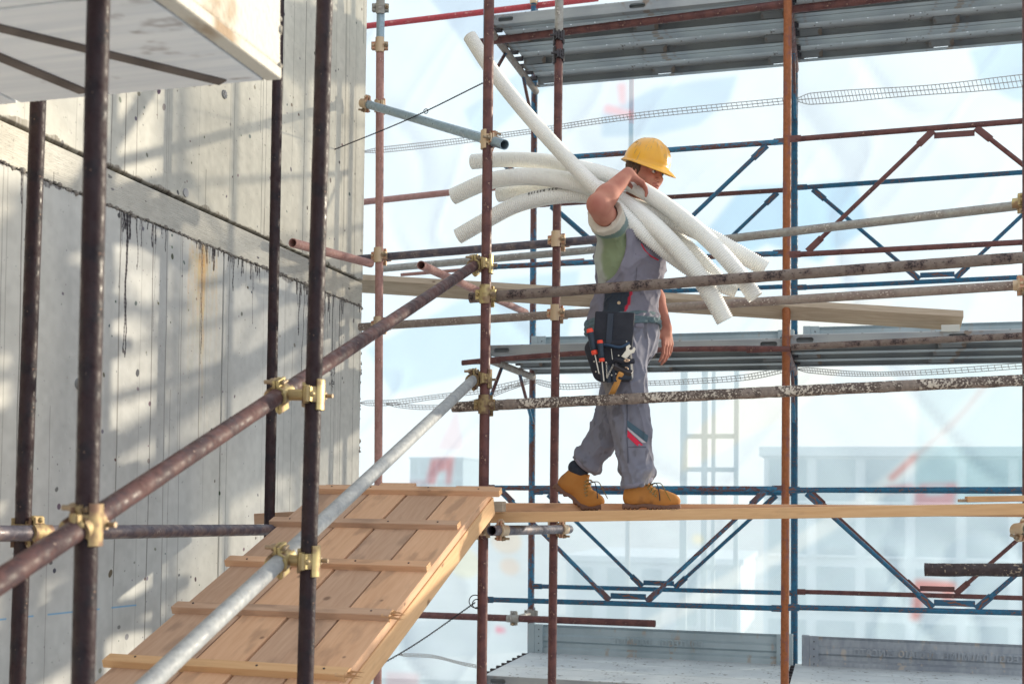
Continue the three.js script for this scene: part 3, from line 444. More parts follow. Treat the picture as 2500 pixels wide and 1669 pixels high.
// ---------- lattice guards ----------
const bar = (a, b, r, k = 10) => { const A = V(a), B = V(b), L = A.distanceTo(B), g = new THREE.CylinderGeometry(r, r, L, k, 1); const uv = g.attributes.uv; for (let i = 0; i < uv.count; i++) uv.setY(i, uv.getY(i) * L / .6); g.applyQuaternion(new THREE.Quaternion().setFromUnitVectors(UP, B.clone().sub(A).normalize())); const m = A.add(B).multiplyScalar(.5); return g.translate(m.x, m.y, m.z); };
const flat = (a, b, w, t) => { const A = V(a), B = V(b), L = A.distanceTo(B), g = rbox(L, w, t, .0015, 1.6); g.applyQuaternion(frameQ(B.clone().sub(A).normalize(), new THREE.Vector3(0, 1, 0.001).normalize())); const m = A.add(B).multiplyScalar(.5); return g.translate(m.x, m.y, m.z); };
function lattice(label, xa, xb, z, y0, y1, up, ms, group, tilt = 0) {
  const t = thing('lattice_guard', label, 'guard frame', [(xa + xb) / 2, (y0 + y1) / 2, z], group), w = (xb - xa) / 2, h = (y1 - y0) / 2, s = up ? -1 : 1, r = .0165;
  const X = (x) => x, Y = (x, y) => y + tilt * x;
  for (const [k, m] of [[1, ms[0]], [-1, ms[1]]]) {
    part(k > 0 ? 'top_chord' : 'bottom_chord', merged([bar([-w + .05, Y(-w + .05, k * h), 0], [w - .05, Y(w - .05, k * h), 0], r), flat([-w + .004, Y(-w, k * h), .012], [-w + .08, Y(-w + .08, k * h), .008], .04, .007), flat([w - .08, Y(w - .08, k * h), .008], [w - .004, Y(w, k * h), .012], .04, .007)]), M[m], t);
  }
  for (const k of [-1, 1]) {
    const A = [k * (w - .12), Y(k * w, s * (h - .016)), .004], B = [k * .115, Y(0, -s * (h - .016)), .004], mm = M[ms[2 + (k > 0 ? 1 : 0)]];
    const A2 = [mix(A[0], B[0], .1), mix(A[1], B[1], .1), .004], B2 = [mix(A[0], B[0], .9), mix(A[1], B[1], .9), .004];
    part('brace', merged([bar(A2, B2, .0135), flat(A, [mix(A[0], B[0], .115), mix(A[1], B[1], .115), .004], .04, .008), flat([mix(A[0], B[0], .885), mix(A[1], B[1], .885), .004], B, .04, .008)]), mm, t);
  }
  part('gusset_bar', flat([-.11, -s * (h - .045), -.002], [.11, -s * (h - .045), -.002], .035, .006), M[ms[4]], t);
  return t;
}
const XS = [-2.191, -.316, 1.56], B5 = ['blue', 'blue', 'blue', 'blue', 'blue'];
lattice('rust and blue lattice guard of the inner row behind the head of the worker', XS[0], XS[1], -7.15, 8.455, 9.125, false, ['blueRust', 'blueRust', 'blue', 'blue', 'blue'], null, .004);
lattice('rust brown lattice guard of the inner row with braces meeting at the top', XS[1], XS[2], -7.15, 8.458, 9.15, true, ['rustRed', 'rustRed', 'rustRed', 'rustRed', 'rustRed'], null, .012);
lattice('blue lattice guard of the outer row beside the chest of the worker', XS[0], XS[1], -8.4, 8.475, 9.155, false, ['rustRed', 'blue', 'blue', 'blue', 'blue'], null, .004);
lattice('blue lattice guard of the outer row with braces meeting at the bottom', XS[1], XS[2], -8.4, 8.478, 9.18, false, B5, null, .012);
lattice('blue lattice guard of the inner row below the feet of the worker', XS[0], XS[1], -7.15, 6.345, 7.05, false, ['blueRust', 'blue', 'blueRust', 'blueRust', 'blue'], null, .006);
lattice('bright blue lattice guard of the inner row under the plank near the grey tube end', XS[1], XS[2], -7.15, 6.37, 7.06, false, B5, null, .012);
lattice('thin blue lattice guard of the outer row below the feet of the worker', XS[0], XS[1], -8.4, 6.34, 7.03, false, B5, null, .006);
lattice('rust red lattice guard of the outer row under the plank near the grey tube end', XS[1], XS[2], -8.4, 6.36, 7.06, false, ['blue', 'rustRed', 'rustRed', 'rustRed', 'rustRed'], null, .004);
// ---------- steel decks ----------
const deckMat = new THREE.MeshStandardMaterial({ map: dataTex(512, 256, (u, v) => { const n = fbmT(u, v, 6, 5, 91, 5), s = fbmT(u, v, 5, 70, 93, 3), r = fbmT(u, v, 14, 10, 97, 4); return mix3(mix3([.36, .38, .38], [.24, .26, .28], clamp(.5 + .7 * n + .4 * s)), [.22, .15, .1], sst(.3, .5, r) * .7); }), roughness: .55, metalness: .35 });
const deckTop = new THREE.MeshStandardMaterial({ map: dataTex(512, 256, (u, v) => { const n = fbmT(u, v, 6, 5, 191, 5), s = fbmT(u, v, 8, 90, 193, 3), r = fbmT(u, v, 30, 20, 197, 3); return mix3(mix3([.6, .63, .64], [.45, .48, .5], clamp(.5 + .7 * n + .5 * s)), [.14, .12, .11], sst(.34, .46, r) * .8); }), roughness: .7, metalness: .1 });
function slot(x, y, w, h) { const p = new THREE.Path(), r = h / 2; p.moveTo(x - w / 2 + r, y - r); p.lineTo(x + w / 2 - r, y - r); p.absarc(x + w / 2 - r, y, r, -Math.PI / 2, Math.PI / 2); p.lineTo(x - w / 2 + r, y + r); p.absarc(x - w / 2 + r, y, r, Math.PI / 2, Math.PI * 1.5); return p; }
function deckGeo(L, w) {
  const hh = .062, web = new THREE.Shape([[-L / 2, 0], [L / 2, 0], [L / 2, -hh], [-L / 2, -hh]].map((q) => new THREE.Vector2(...q)));
  for (const x of [-L / 2 + .09, 0.02, L / 2 - .09]) web.holes.push(slot(x, -.03, .1, .03));
  const webG = () => metricUV(new THREE.ExtrudeGeometry(web, { depth: .0035, bevelEnabled: false, curveSegments: 5 }));
  const sh = new THREE.Shape([[-L / 2, -w / 2], [L / 2, -w / 2], [L / 2, w / 2], [-L / 2, w / 2]].map((q) => new THREE.Vector2(...q)));
  for (let x = -L / 2 + .14; x < L / 2 - .05; x += .16) for (const y of [-.07, .07]) { const c = new THREE.Path(); c.absarc(x, y, .0075, 0, Math.PI * 2); sh.holes.push(c); }
  const lip = (z, ww = .05) => xf(rbox(L, .0035, ww, .001), 0, -hh - .0025, z);
  const body = merged([xf(webG(), 0, -.004, -w / 2), xf(webG(), 0, -.004, w / 2 - .0035), lip(-w / 2 + .025), lip(w / 2 - .025), ...[-1, 1].flatMap((s) => [-L / 2 + .09, .02, L / 2 - .09].map((x) => xf(rbox(.16, .05, .003, .001), x, -.032, s * (w / 2 - .046)))), xf(rbox(L, .012, .05, .004), 0, -.012, 0)]);
  const top = metricUV(new THREE.ExtrudeGeometry(sh, { depth: .004, bevelEnabled: false, curveSegments: 4 }).rotateX(-Math.PI / 2).translate(0, -.004, 0));
  return { body, top };
}
const NP = 3, DW = 1.2 / NP, DG = deckGeo(1.845, DW - .008);
const hookG = rbox(.07, .03, .022, .004);
function deck(label, i, yTop) {
  const xc = (XS[i] + XS[i + 1]) / 2, t = thing('steel_deck', label, 'deck', [xc, yTop, -7.775]);
  for (let k = 0; k < NP; k++) {
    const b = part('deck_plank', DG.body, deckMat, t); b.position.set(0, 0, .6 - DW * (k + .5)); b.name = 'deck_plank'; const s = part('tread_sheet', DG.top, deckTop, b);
    for (const sx of [-1, 1]) for (const sz of [-1, 0, 1]) { const h = part('hook', hookG, M.steelDark, b); h.position.set(sx * .945, -.02, sz * .13); }
  }
  return t;
}
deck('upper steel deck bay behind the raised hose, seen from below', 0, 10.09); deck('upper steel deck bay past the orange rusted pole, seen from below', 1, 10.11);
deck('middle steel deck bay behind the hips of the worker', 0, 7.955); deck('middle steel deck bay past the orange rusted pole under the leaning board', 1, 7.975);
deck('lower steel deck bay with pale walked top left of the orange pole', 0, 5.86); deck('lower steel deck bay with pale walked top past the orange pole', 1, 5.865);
// transoms and knee braces
for (const [y, w] of [[9.995, 'upper'], [7.87, 'middle'], [5.77, 'lower']]) for (let i = 0; i < 3; i++) {
  const t = thing('deck_transom', ['scaly tan transom frame at the open end of the WW deck', 'dark transom frame at the join of the two WW deck bays', 'blue transom frame of the WW deck beyond the picture edge'][i].replace('WW', w), 'transom', [XS[i], y, -7.775]);
  part('cross_tube', bar([0, 0, .6], [0, 0, -.6], .024, 14), M[['dusty', 'rustRed', 'blue'][i]], t);
  for (const s of [-1, 1]) part('knee_brace', bar([0, -.01, s * .22], [0, -.34, s * .6], .012), M[['blueRust', 'blueRust', 'blue'][i]], t);
}
tube('T1', 'scaffold_tube', 'long rusty tube running under the upper steel deck', [-2.37, 9.982, -7.336], [-0.298, 9.982, -7.198], 'rustRed');
tube('T1b', 'scaffold_tube', 'dark rusty tube under the upper deck past the orange pole', [-0.303, 9.99, -7.309], [1.17, 9.99, -7.228], 'rustRed');
tube('T2', 'scaffold_tube', 'slightly bent rusty tube under the middle steel deck', [-2.308, 7.83, -7.05], [-0.292, 7.873, -7.05], 'rustRed', { r: .017, bend: -.03 });
tube('T2b', 'scaffold_tube', 'flaking rusty tube under the middle deck past the orange pole', [-0.284, 7.883, -7.05], [1.136, 7.923, -7.05], 'crusty', { r: .02 });
// toe boards
function toeProfile(h) { const s = [[0, 0], [.004, .012], [.004, .045], [.02, .06], [.02, .085], [.006, .1], [.006, .135], [.02, .15], [.02, h - .02], [.008, h]]; const a = s.map(([z, y]) => new THREE.Vector2(z, y)); const b = s.slice().reverse().map(([z, y]) => new THREE.Vector2(z - .004, y)); return new THREE.Shape([...a, ...b]); }
function toeBoard(label, x0, x1, y, z, mat, txt) {
  const L = x1 - x0 - .2, t = thing('toe_board', label, 'toe board', [(x0 + x1) / 2, y, z]), h = .215;
  const g = new THREE.ExtrudeGeometry(toeProfile(h), { depth: L, bevelEnabled: false }).translate(0, 0, -L / 2).rotateY(-Math.PI / 2); g.scale(1, 1, -1);
  part('sheet', flip(metricUV(g)), mat, t);
  for (const s of [-1, 1]) { const e = part('end_plate', xf(rbox(.06, h + .006, .012, .002), s * (L / 2 + .02), h / 2, .012), mat, t); for (let k = 0; k < 4; k++) part('rivet', xf(new THREE.SphereGeometry(.0045, 8, 6), s * (L / 2 + .02), .03 + k * .05, .018), M.steelDark, e); part('post_cap', xf(rbox(.05, h + .03, .05, .004), s * (L / 2 + .075), h / 2 - .01, -.005), mat, t); }
  if (txt) { const tg = new TextGeometry(txt, { font, size: .045, depth: .006, curveSegments: 3 }); tg.computeBoundingBox(); tg.translate(-(tg.boundingBox.max.x + tg.boundingBox.min.x) / 2, 0, 0); tg.rotateY(Math.PI); part('embossed_letters', xf(metricUV(tg), .0, .1, .0095), mat, t); }
}
const toeA = new THREE.MeshStandardMaterial({ map: dataTex(512, 128, (u, v) => { const n = fbmT(u, v, 8, 4, 291, 5), r = fbmT(u, v, 20, 8, 297, 4); return mix3(mix3([.42, .5, .53], [.32, .39, .42], clamp(.5 + n)), [.42, .32, .24], sst(.32, .5, r) * .6); }), roughness: .5, metalness: .4 });
const toeB = new THREE.MeshStandardMaterial({ map: dataTex(512, 128, (u, v) => { const n = fbmT(u, v, 8, 4, 391, 5), r = fbmT(u, v, 26, 10, 397, 4), f = fbmT(u, v, 60, 30, 399, 2); return mix3(mix3([.4, .43, .46], [.27, .3, .34], clamp(.5 + n + f * .6)), [.5, .44, .38], sst(.3, .44, r) * .8); }), roughness: .6, metalness: .35 });
toeBoard('blue grey toe board standing on the lower deck below the flaking red tube', XS[0], XS[1], 5.85, -8.33, toeA, 'PONTEGGI   DALMINE');
toeBoard('dirty grey toe board with embossed letters on the lower deck past the orange pole', XS[1] + .06, XS[2] + .06, 5.85, -8.31, toeB, 'PONTEGGI  DALMINE  ACCIAIO ZINCATO');
toeBoard('pale toe board on the middle deck behind the tool belt', XS[0], XS[1], 7.945, -8.33, toeA, null);
toeBoard('pale toe board on the middle deck behind the tip of the leaning board', XS[1] + .06, XS[2] + .06, 7.965, -8.33, toeA, null);
solo('label_sticker', xf(rbox(.1, .04, .003, .001), ...[0.602, 7.988, -7.168]), new THREE.MeshStandardMaterial({ color: new THREE.Color().setRGB(.55, .55, .5), roughness: .6 }), 'pale rectangular sticker on the edge of the middle deck', 'sticker');
// ---------- timber ----------
function board(parentOrNull, name, a, b, w, th, mat, o = {}) {   // long axis a to b, width direction along o.w
  const A = V(a), B = V(b), L = A.distanceTo(B), x = B.clone().sub(A).normalize(), wd = o.w ?? new THREE.Vector3(0, 0, 1), z = wd.clone().addScaledVector(x, -wd.dot(x)).normalize(), y = new THREE.Vector3().crossVectors(z, x);
  const g = new RoundedBoxGeometry(L, th, w, 2, .0035), p = g.attributes.position, n = g.attributes.normal, uv = g.attributes.uv, off = o.off ?? 0;
  for (let i = 0; i < p.count; i++) { const ny = Math.abs(n.getY(i)), nx = Math.abs(n.getX(i)); uv.setXY(i, (nx > .7 ? p.getZ(i) * .3 : p.getX(i)) / 2.2 + off, (ny > .7 ? p.getZ(i) : p.getY(i) + .31) / .3 + off * 3.7); p.setY(i, p.getY(i) + .003 * fbm3(p.getX(i) * 2 + off * 40, p.getZ(i) * 3, 5, 2)); }
  const m = parentOrNull ? part(name, g, mat, parentOrNull) : solo(name, g, mat, o.label, o.cat ?? 'board');
  m.position.copy(A.add(B).multiplyScalar(.5)); if (parentOrNull) m.position.sub(parentOrNull.position); m.quaternion.setFromRotationMatrix(new THREE.Matrix4().makeBasis(x, y, z)); return m;
}
{ // ramp: y = 7.02 at z = -5.2, falling 0.377 per metre towards the camera
  const sl = .377, yz = (z) => 6.985 + (-5.18 - z) * sl * -1 * -1, top = (z) => 6.99 - (z + 5.18) * sl, z0 = -5.3, z1 = -1.6, t = thing('wooden_ramp', 'sloping wooden ramp of long boards with nailed cross cleats', 'ramp', [-1.985, 6.2, -3.4]);
  const X = [-2.42, -2.14, -1.95, -1.75, -1.55]; const gap0 = [.004, .006, .004];
  const slopeN = new THREE.Vector3(1, 0, 0);
  for (let i = 0; i < 4; i++) { const w = X[i + 1] - X[i] - .01, xc = (X[i] + X[i + 1]) / 2, e = [.02, 0, .05, .03][i], h = [0, .003, -.002, .001][i]; board(t, 'ramp_board', [xc, top(z0 + e) + h, z0 + e], [xc, top(z1) + h, z1], w, .034, wood[[1, 0, 1, 0][i]], { w: slopeN, off: i * .23 }); }
  for (const x of [-2.36, -1.574]) board(t, 'stringer', [x, top(z0 + .06) - .062, z0 + .06], [x, top(z1) - .062, z1], .05, .085, wood[x > -2 ? 2 : 1], { w: slopeN, off: .4 });
  const cl = [[-5.17, -2.44, -1.5, 0], [-4.78, -2.45, -1.57, 1], [-4.375, -2.44, -1.56, 0], [-3.965, -2.43, -1.555, 1], [-3.57, -2.45, -1.545, 2], [-3.12, -2.44, -1.55, 1], [-2.7, -2.44, -1.56, 0], [-2.28, -2.44, -1.56, 1]];
  const r = rng(4), nail = new THREE.CylinderGeometry(.004, .004, .003, 8);
  cl.forEach(([z, xa, xb, m], i) => {
    const dz = (r() - .5) * .02, c = board(t, 'cleat', [xa, top(z) + .03, z], [xb, top(z + dz) + .03, z + dz], .052, .03, wood[m], { w: new THREE.Vector3(0, -sl, 1).normalize(), off: i * .31 });
    for (const k of [-.36, -.15, .12, .35]) { const q = part('nail_head', nail, M.steelDark, c); q.position.set(k + (r() - .5) * .04, .0155, (r() - .5) * .02); }
    const L = xb - xa, e = part('end_grain', metricUV(new RoundedBoxGeometry(.004, .028, .05, 1, .001), 6, 6), woodEnd, c); e.position.x = L / 2 + .0005;
    if (i === 3 || i === 4) { const q = part('splinter', merged([0, 1, 2, 3, 4].map((k) => xf(metricUV(new THREE.ConeGeometry(.008, .06 + r() * .03, 4)), L / 2 + .012, (r() - .4) * .02, (k - 2) * .011, 0, 0, -Math.PI / 2 + (r() - .5) * .5))), woodEnd, c); }
  });
}
board(null, 'landing_board', [-2.631, 6.876, -4.98], [-2.251, 6.9, -4.98], .05, .05, wood[1], { label: 'short board end under the second cleat beside the dark wall pole' });
board(null, 'walkway_plank', [-1.657, 6.889, -5.56], [0.928, 6.969, -5.56], .22, .05, wood[2], { label: 'long pale timber plank that the worker walks on', cat: 'plank', off: .13 });
board(null, 'walkway_plank', [-1.726, 6.934, -5.79], [0.967, 6.956, -5.79], .22, .05, wood[0], { label: 'second timber plank lying behind the one the worker walks on', cat: 'plank', off: .51 });
board(null, 'timber_block', [-1.613, 6.944, -5.44], [-1.558, 6.945, -5.44], .06, .05, wood[3], { label: 'small grey timber block at the plank start beside the ramp top pole', cat: 'block' });
board(null, 'board_offcut', [0.531, 7.004, -5.55], [0.927, 7.016, -5.55], .12, .026, wood[2], { label: 'short fresh board lying on the plank at the picture edge', off: .7 });
board(null, 'timber_block', [0.499, 6.999, -5.56], [0.537, 7, -5.56], .06, .014, wood[3], { label: 'tiny brown wood chip beside the short board on the plank', cat: 'block' });
board(null, 'leaning_board', [-3.069, 8.359, -7], [0.67, 8.041, -7.25], .125, .05, wood[3], { label: 'long weathered board leaning from the wall end onto the middle deck', w: new THREE.Vector3(0, .55, .83).normalize(), off: .33 });
// ---------- wires ----------
function twisted(name, label, pts, loop) {
  const c = new THREE.CatmullRomCurve3(pts.map((p) => V(p))), L = c.getLength(), n = Math.round(L / .006), gs = [], mat = new THREE.MeshStandardMaterial({ color: new THREE.Color().setRGB(.025, .022, .028), roughness: .6, metalness: .4 });
  const d = c.getTangent(.5), u = new THREE.Vector3().crossVectors(d, UP).normalize(), v = new THREE.Vector3().crossVectors(d, u).normalize();
  for (const ph of [0, Math.PI]) { const q = []; for (let i = 0; i <= n; i++) { const a = i / n * L / .035 * Math.PI * 2 + ph; q.push(c.getPoint(i / n).addScaledVector(u, .0028 * Math.cos(a)).addScaledVector(v, .0028 * Math.sin(a))); } gs.push(new THREE.TubeGeometry(new THREE.CatmullRomCurve3(q), n, .0019, 5)); }
  for (const [p, r] of loop) gs.push(new THREE.TorusGeometry(r, .0024, 6, 20).translate(...p));
  solo(name, merged(gs), mat, label, 'wire');
}
twisted('tie_wire', 'black twisted wire strung high from the wall to the ramp top pole', [[-2.908, 8.998, -6.3], [-2.29, 9.03, -5.95], [-1.658, 8.985, -5.36]], [[[-2.118, 9.019, -5.8], .012]]);
twisted('tie_wire', 'black twisted wire strung low from the ramp edge to the ramp top pole', [[-1.988, 6.208, -4.6], [-1.846, 6.323, -5], [-1.665, 6.491, -5.33]], [[[-1.665, 6.497, -5.33], .03], [[-1.65, 6.487, -5.31], .022]]);
// ---------- hoses ----------
function corrugated(label, pts, r, seed, mat) {
  const c = new THREE.CatmullRomCurve3(pts.map((p) => V(p)), false, 'centripetal'), L = c.getLength(), pitch = .0105, n = Math.round(L / pitch) * 4, k = 22, pos = [], idx = [], uv = [];
  let T = c.getTangentAt(0), N = new THREE.Vector3(0, 1, 0).addScaledVector(T, -T.y).normalize(); const base = c.getPointAt(.5);
  let s = 0; const B = new THREE.Vector3();
  const ring = (P, rr, u) => { for (let i = 0; i <= k; i++) { const a = i / k * 2 * Math.PI; pos.push(P.x + (N.x * Math.cos(a) + B.x * Math.sin(a)) * rr - base.x, P.y + (N.y * Math.cos(a) + B.y * Math.sin(a)) * rr - base.y, P.z + (N.z * Math.cos(a) + B.z * Math.sin(a)) * rr - base.z); uv.push(i / k * .22, u); } return s++; };
  const rows = [];
  const inner = (P0, T0, dir) => { };
  for (let i = 0; i <= n; i++) {
    const u = i / n, P = c.getPointAt(u), t2 = c.getTangentAt(u), q = new THREE.Quaternion().setFromUnitVectors(T, t2); N.applyQuaternion(q); T = t2; N.addScaledVector(T, -N.dot(T)).normalize(); B.crossVectors(T, N);
    if (i === 0) { rows.push(ring(P.clone().addScaledVector(T, .1), r - .006, 0)); rows.push(ring(P, r - .0055, 0)); }
    const f = [0, .0004, .0042, .0042][i % 4]; rows.push(ring(P, r - f, u * L));
    if (i === n) { rows.push(ring(P, r - .0055, 0)); rows.push(ring(P.clone().addScaledVector(T, -.1), r - .006, 0)); }
  }
  for (let j = 0; j < rows.length - 1; j++) for (let i = 0; i < k; i++) { const a = j * (k + 1) + i, b = a + k + 1; idx.push(a, a + 1, b, a + 1, b + 1, b); }
  const g = new THREE.BufferGeometry(); g.setAttribute('position', new THREE.Float32BufferAttribute(pos, 3)); g.setAttribute('uv', new THREE.Float32BufferAttribute(uv, 2)); g.setIndex(idx); g.computeVertexNormals();
  const m = solo('corrugated_hose', g, mat, label, 'hose'); m.position.copy(base); m.userData.curve = undefined; return { m, c, base };
}
const hoseM = [0, 1, 2].map((k) => new THREE.MeshPhysicalMaterial({ map: (() => { const t = dataTex(128, 256, (u, v) => { const n = fbmT(u, v, 4, 4, 401 + k, 4), d = fbmT(u, v, 20, 20, 411 + k, 3); return mix3(mix3([.84, .83, .79], [.78, .77, .72], .5 + n), [.6, .57, .52], sst(.36, .56, d + n * .3) * .25); }); t.repeat.set(4, 1.2); return t; })(), roughness: .45 }));
corrugated('white ribbed hose whose far end points steeply up over the shoulder', [[-1.808, 9.304, -5.58], [-1.702, 9.14, -5.57], [-1.534, 8.92, -5.53], [-1.361, 8.716, -5.48], [-1.191, 8.528, -5.44], [-1.052, 8.387, -5.425], [-0.91, 8.245, -5.45], [-0.752, 8.116, -5.5], [-0.612, 8.022, -5.53], [-0.473, 7.962, -5.55]], .036, 1, hoseM[0]);
corrugated('white ribbed hose, top of the level fan, lying against the cheek', [[-1.83, 8.709, -5.72], [-1.667, 8.701, -5.69], [-1.449, 8.666, -5.64], [-1.261, 8.612, -5.6], [-1.08, 8.546, -5.565], [-0.933, 8.469, -5.53], [-0.772, 8.348, -5.48], [-0.606, 8.2, -5.46], [-0.474, 8.052, -5.46], [-0.381, 7.917, -5.47]], .039, 2, hoseM[1]);
const h3 = corrugated('white ribbed hose with the lowest front end below the guard rail', [[-1.925, 8.531, -5.7], [-1.726, 8.585, -5.66], [-1.505, 8.58, -5.6], [-1.291, 8.532, -5.54], [-1.12, 8.467, -5.51], [-0.959, 8.365, -5.49], [-0.806, 8.225, -5.44], [-0.675, 8.073, -5.44], [-0.579, 7.929, -5.45], [-0.519, 7.815, -5.47]], .043, 3, hoseM[2]);
const h4 = corrugated('white ribbed hose with printed marks drooping lowest behind the pole', [[-1.883, 8.313, -5.66], [-1.744, 8.379, -5.65], [-1.556, 8.453, -5.63], [-1.348, 8.477, -5.6], [-1.171, 8.464, -5.59], [-1.016, 8.412, -5.57], [-0.823, 8.33, -5.55], [-0.622, 8.243, -5.6], [-0.46, 8.15, -5.63], [-0.348, 8.083, -5.65]], .0415, 4, hoseM[0]);
corrugated('white ribbed hose with a short end showing between two others', [[-1.706, 8.547, -5.78], [-1.567, 8.55, -5.75], [-1.372, 8.548, -5.7], [-1.186, 8.517, -5.66], [-1.006, 8.435, -5.63], [-0.834, 8.302, -5.63], [-0.667, 8.149, -5.64], [-0.565, 8.035, -5.66]], .039, 5, hoseM[1]);
{ // printed marks along the lowest hose, as raised ink
  const ink = new THREE.MeshStandardMaterial({ color: new THREE.Color().setRGB(.08, .07, .07), roughness: .8 }), txt = 'BEIZEO ISO PP', gs = [];
  const L = h4.c.getLength(); let u = .255;
  for (const ch of txt) { if (ch !== ' ') { const g = new TextGeometry(ch, { font, size: .014, depth: .0008, curveSegments: 2 }); const P = h4.c.getPointAt(u), T = h4.c.getTangentAt(u), out = new THREE.Vector3(.2, .55, .8).normalize(); out.addScaledVector(T, -out.dot(T)).normalize(); const y = new THREE.Vector3().crossVectors(out, T).normalize(); g.applyMatrix4(new THREE.Matrix4().makeBasis(T, y, out)); const o = P.addScaledVector(out, .0418).addScaledVector(y, -.006).sub(h4.base); g.translate(o.x, o.y, o.z); gs.push(g); } u += .0155 / L; }
  part('printed_mark', merged(gs), ink, h4.m);
}
// ---------- the worker ----------
function nets(f, lo, hi, h, color) {   // surface nets of a distance field
  const nx = Math.ceil((hi[0] - lo[0]) / h) + 1, ny = Math.ceil((hi[1] - lo[1]) / h) + 1, nz = Math.ceil((hi[2] - lo[2]) / h) + 1, F = new Float32Array(nx * ny * nz), I = (i, j, k) => (k * ny + j) * nx + i;
  for (let k = 0; k < nz; k++) for (let j = 0; j < ny; j++) for (let i = 0; i < nx;) {
    const d = f(lo[0] + i * h, lo[1] + j * h, lo[2] + k * h); F[I(i, j, k)] = d;
    let skip = d > h * 4 ? Math.floor(d / h * .45) : 0; i++; while (skip-- > 0 && i < nx) F[I(i++, j, k)] = d;
  }
  const id = new Int32Array(nx * ny * nz).fill(-1), pos = [], idx = [];
  for (let k = 0; k < nz - 1; k++) for (let j = 0; j < ny - 1; j++) for (let i = 0; i < nx - 1; i++) {
    let m = 0, sx = 0, sy = 0, sz = 0, c = 0; const v = [];
    for (let q = 0; q < 8; q++) { const d = F[I(i + (q & 1), j + (q >> 1 & 1), k + (q >> 2))]; v.push(d); if (d < 0) m |= 1 << q; }
    if (m === 0 || m === 255) continue;
    for (let a = 0; a < 8; a++) for (const b of [1, 2, 4]) if (!(a & b)) { const d0 = v[a], d1 = v[a | b]; if ((d0 < 0) !== (d1 < 0)) { const t = d0 / (d0 - d1); sx += (a & 1) + (b === 1 ? t : 0); sy += (a >> 1 & 1) + (b === 2 ? t : 0); sz += (a >> 2) + (b === 4 ? t : 0); c++; } }
    id[I(i, j, k)] = pos.length / 3; pos.push(lo[0] + (i + sx / c) * h, lo[1] + (j + sy / c) * h, lo[2] + (k + sz / c) * h);
  }
  for (let k = 1; k < nz - 1; k++) for (let j = 1; j < ny - 1; j++) for (let i = 1; i < nx - 1; i++) {
    const s = F[I(i, j, k)] < 0, quad = (a, b, c, d) => { if (a < 0 || b < 0 || c < 0 || d < 0) return; s ? idx.push(a, b, c, a, c, d) : idx.push(a, c, b, a, d, c); };
    if (s !== F[I(i + 1, j, k)] < 0) quad(id[I(i, j - 1, k - 1)], id[I(i, j, k - 1)], id[I(i, j, k)], id[I(i, j - 1, k)]);
    if (s !== F[I(i, j + 1, k)] < 0) quad(id[I(i - 1, j, k - 1)], id[I(i - 1, j, k)], id[I(i, j, k)], id[I(i, j, k - 1)]);
    if (s !== F[I(i, j, k + 1)] < 0) quad(id[I(i - 1, j - 1, k)], id[I(i, j - 1, k)], id[I(i, j, k)], id[I(i - 1, j, k)]);
  }
  const n = new Float32Array(pos.length), uv = new Float32Array(pos.length / 3 * 2), col = color ? new Float32Array(pos.length) : null, e = h * .6;
  for (let p = 0; p < pos.length; p += 3) {
    const [x, y, z] = [pos[p], pos[p + 1], pos[p + 2]]; let a = f(x + e, y, z) - f(x - e, y, z), b = f(x, y + e, z) - f(x, y - e, z), c = f(x, y, z + e) - f(x, y, z - e); const l = Math.hypot(a, b, c) || 1; n[p] = a / l; n[p + 1] = b / l; n[p + 2] = c / l;
    uv[p / 3 * 2] = x + z * .7; uv[p / 3 * 2 + 1] = y; if (col) { const q = color(x, y, z, [a / l, b / l, c / l]); col[p] = q[0]; col[p + 1] = q[1]; col[p + 2] = q[2]; }
  }
  const g = new THREE.BufferGeometry(); g.setAttribute('position', new THREE.Float32BufferAttribute(pos, 3)); g.setAttribute('normal', new THREE.BufferAttribute(n, 3)); g.setAttribute('uv', new THREE.BufferAttribute(uv, 2)); if (col) g.setAttribute('color', new THREE.BufferAttribute(col, 3)); g.setIndex(idx); return g;
}
const smin = (a, b, k) => { const h = Math.max(k - Math.abs(a - b), 0) / k; return Math.min(a, b) - h * h * k * .25; };
const smax = (a, b, k) => -smin(-a, -b, k);
const cap = (x, y, z, a, b, ra, rb) => { const dx = b[0] - a[0], dy = b[1] - a[1], dz = b[2] - a[2], t = clamp(((x - a[0]) * dx + (y - a[1]) * dy + (z - a[2]) * dz) / (dx * dx + dy * dy + dz * dz)); return Math.hypot(x - a[0] - dx * t, y - a[1] - dy * t, z - a[2] - dz * t) - mix(ra, rb, t); };
const ell = (x, y, z, c, r) => { const px = (x - c[0]) / r[0], py = (y - c[1]) / r[1], pz = (z - c[2]) / r[2], k0 = Math.hypot(px, py, pz), k1 = Math.hypot(px / r[0], py / r[1], pz / r[2]); return k1 < 1e-6 ? -Math.min(...r) : k0 * (k0 - 1) / k1; };
const rb3 = (x, y, z, hx, hy, hz, r) => { const a = Math.abs(x) - hx + r, b = Math.abs(y) - hy + r, c = Math.abs(z) - hz + r; return Math.hypot(Math.max(a, 0), Math.max(b, 0), Math.max(c, 0)) + Math.min(Math.max(a, b, c), 0) - r; };
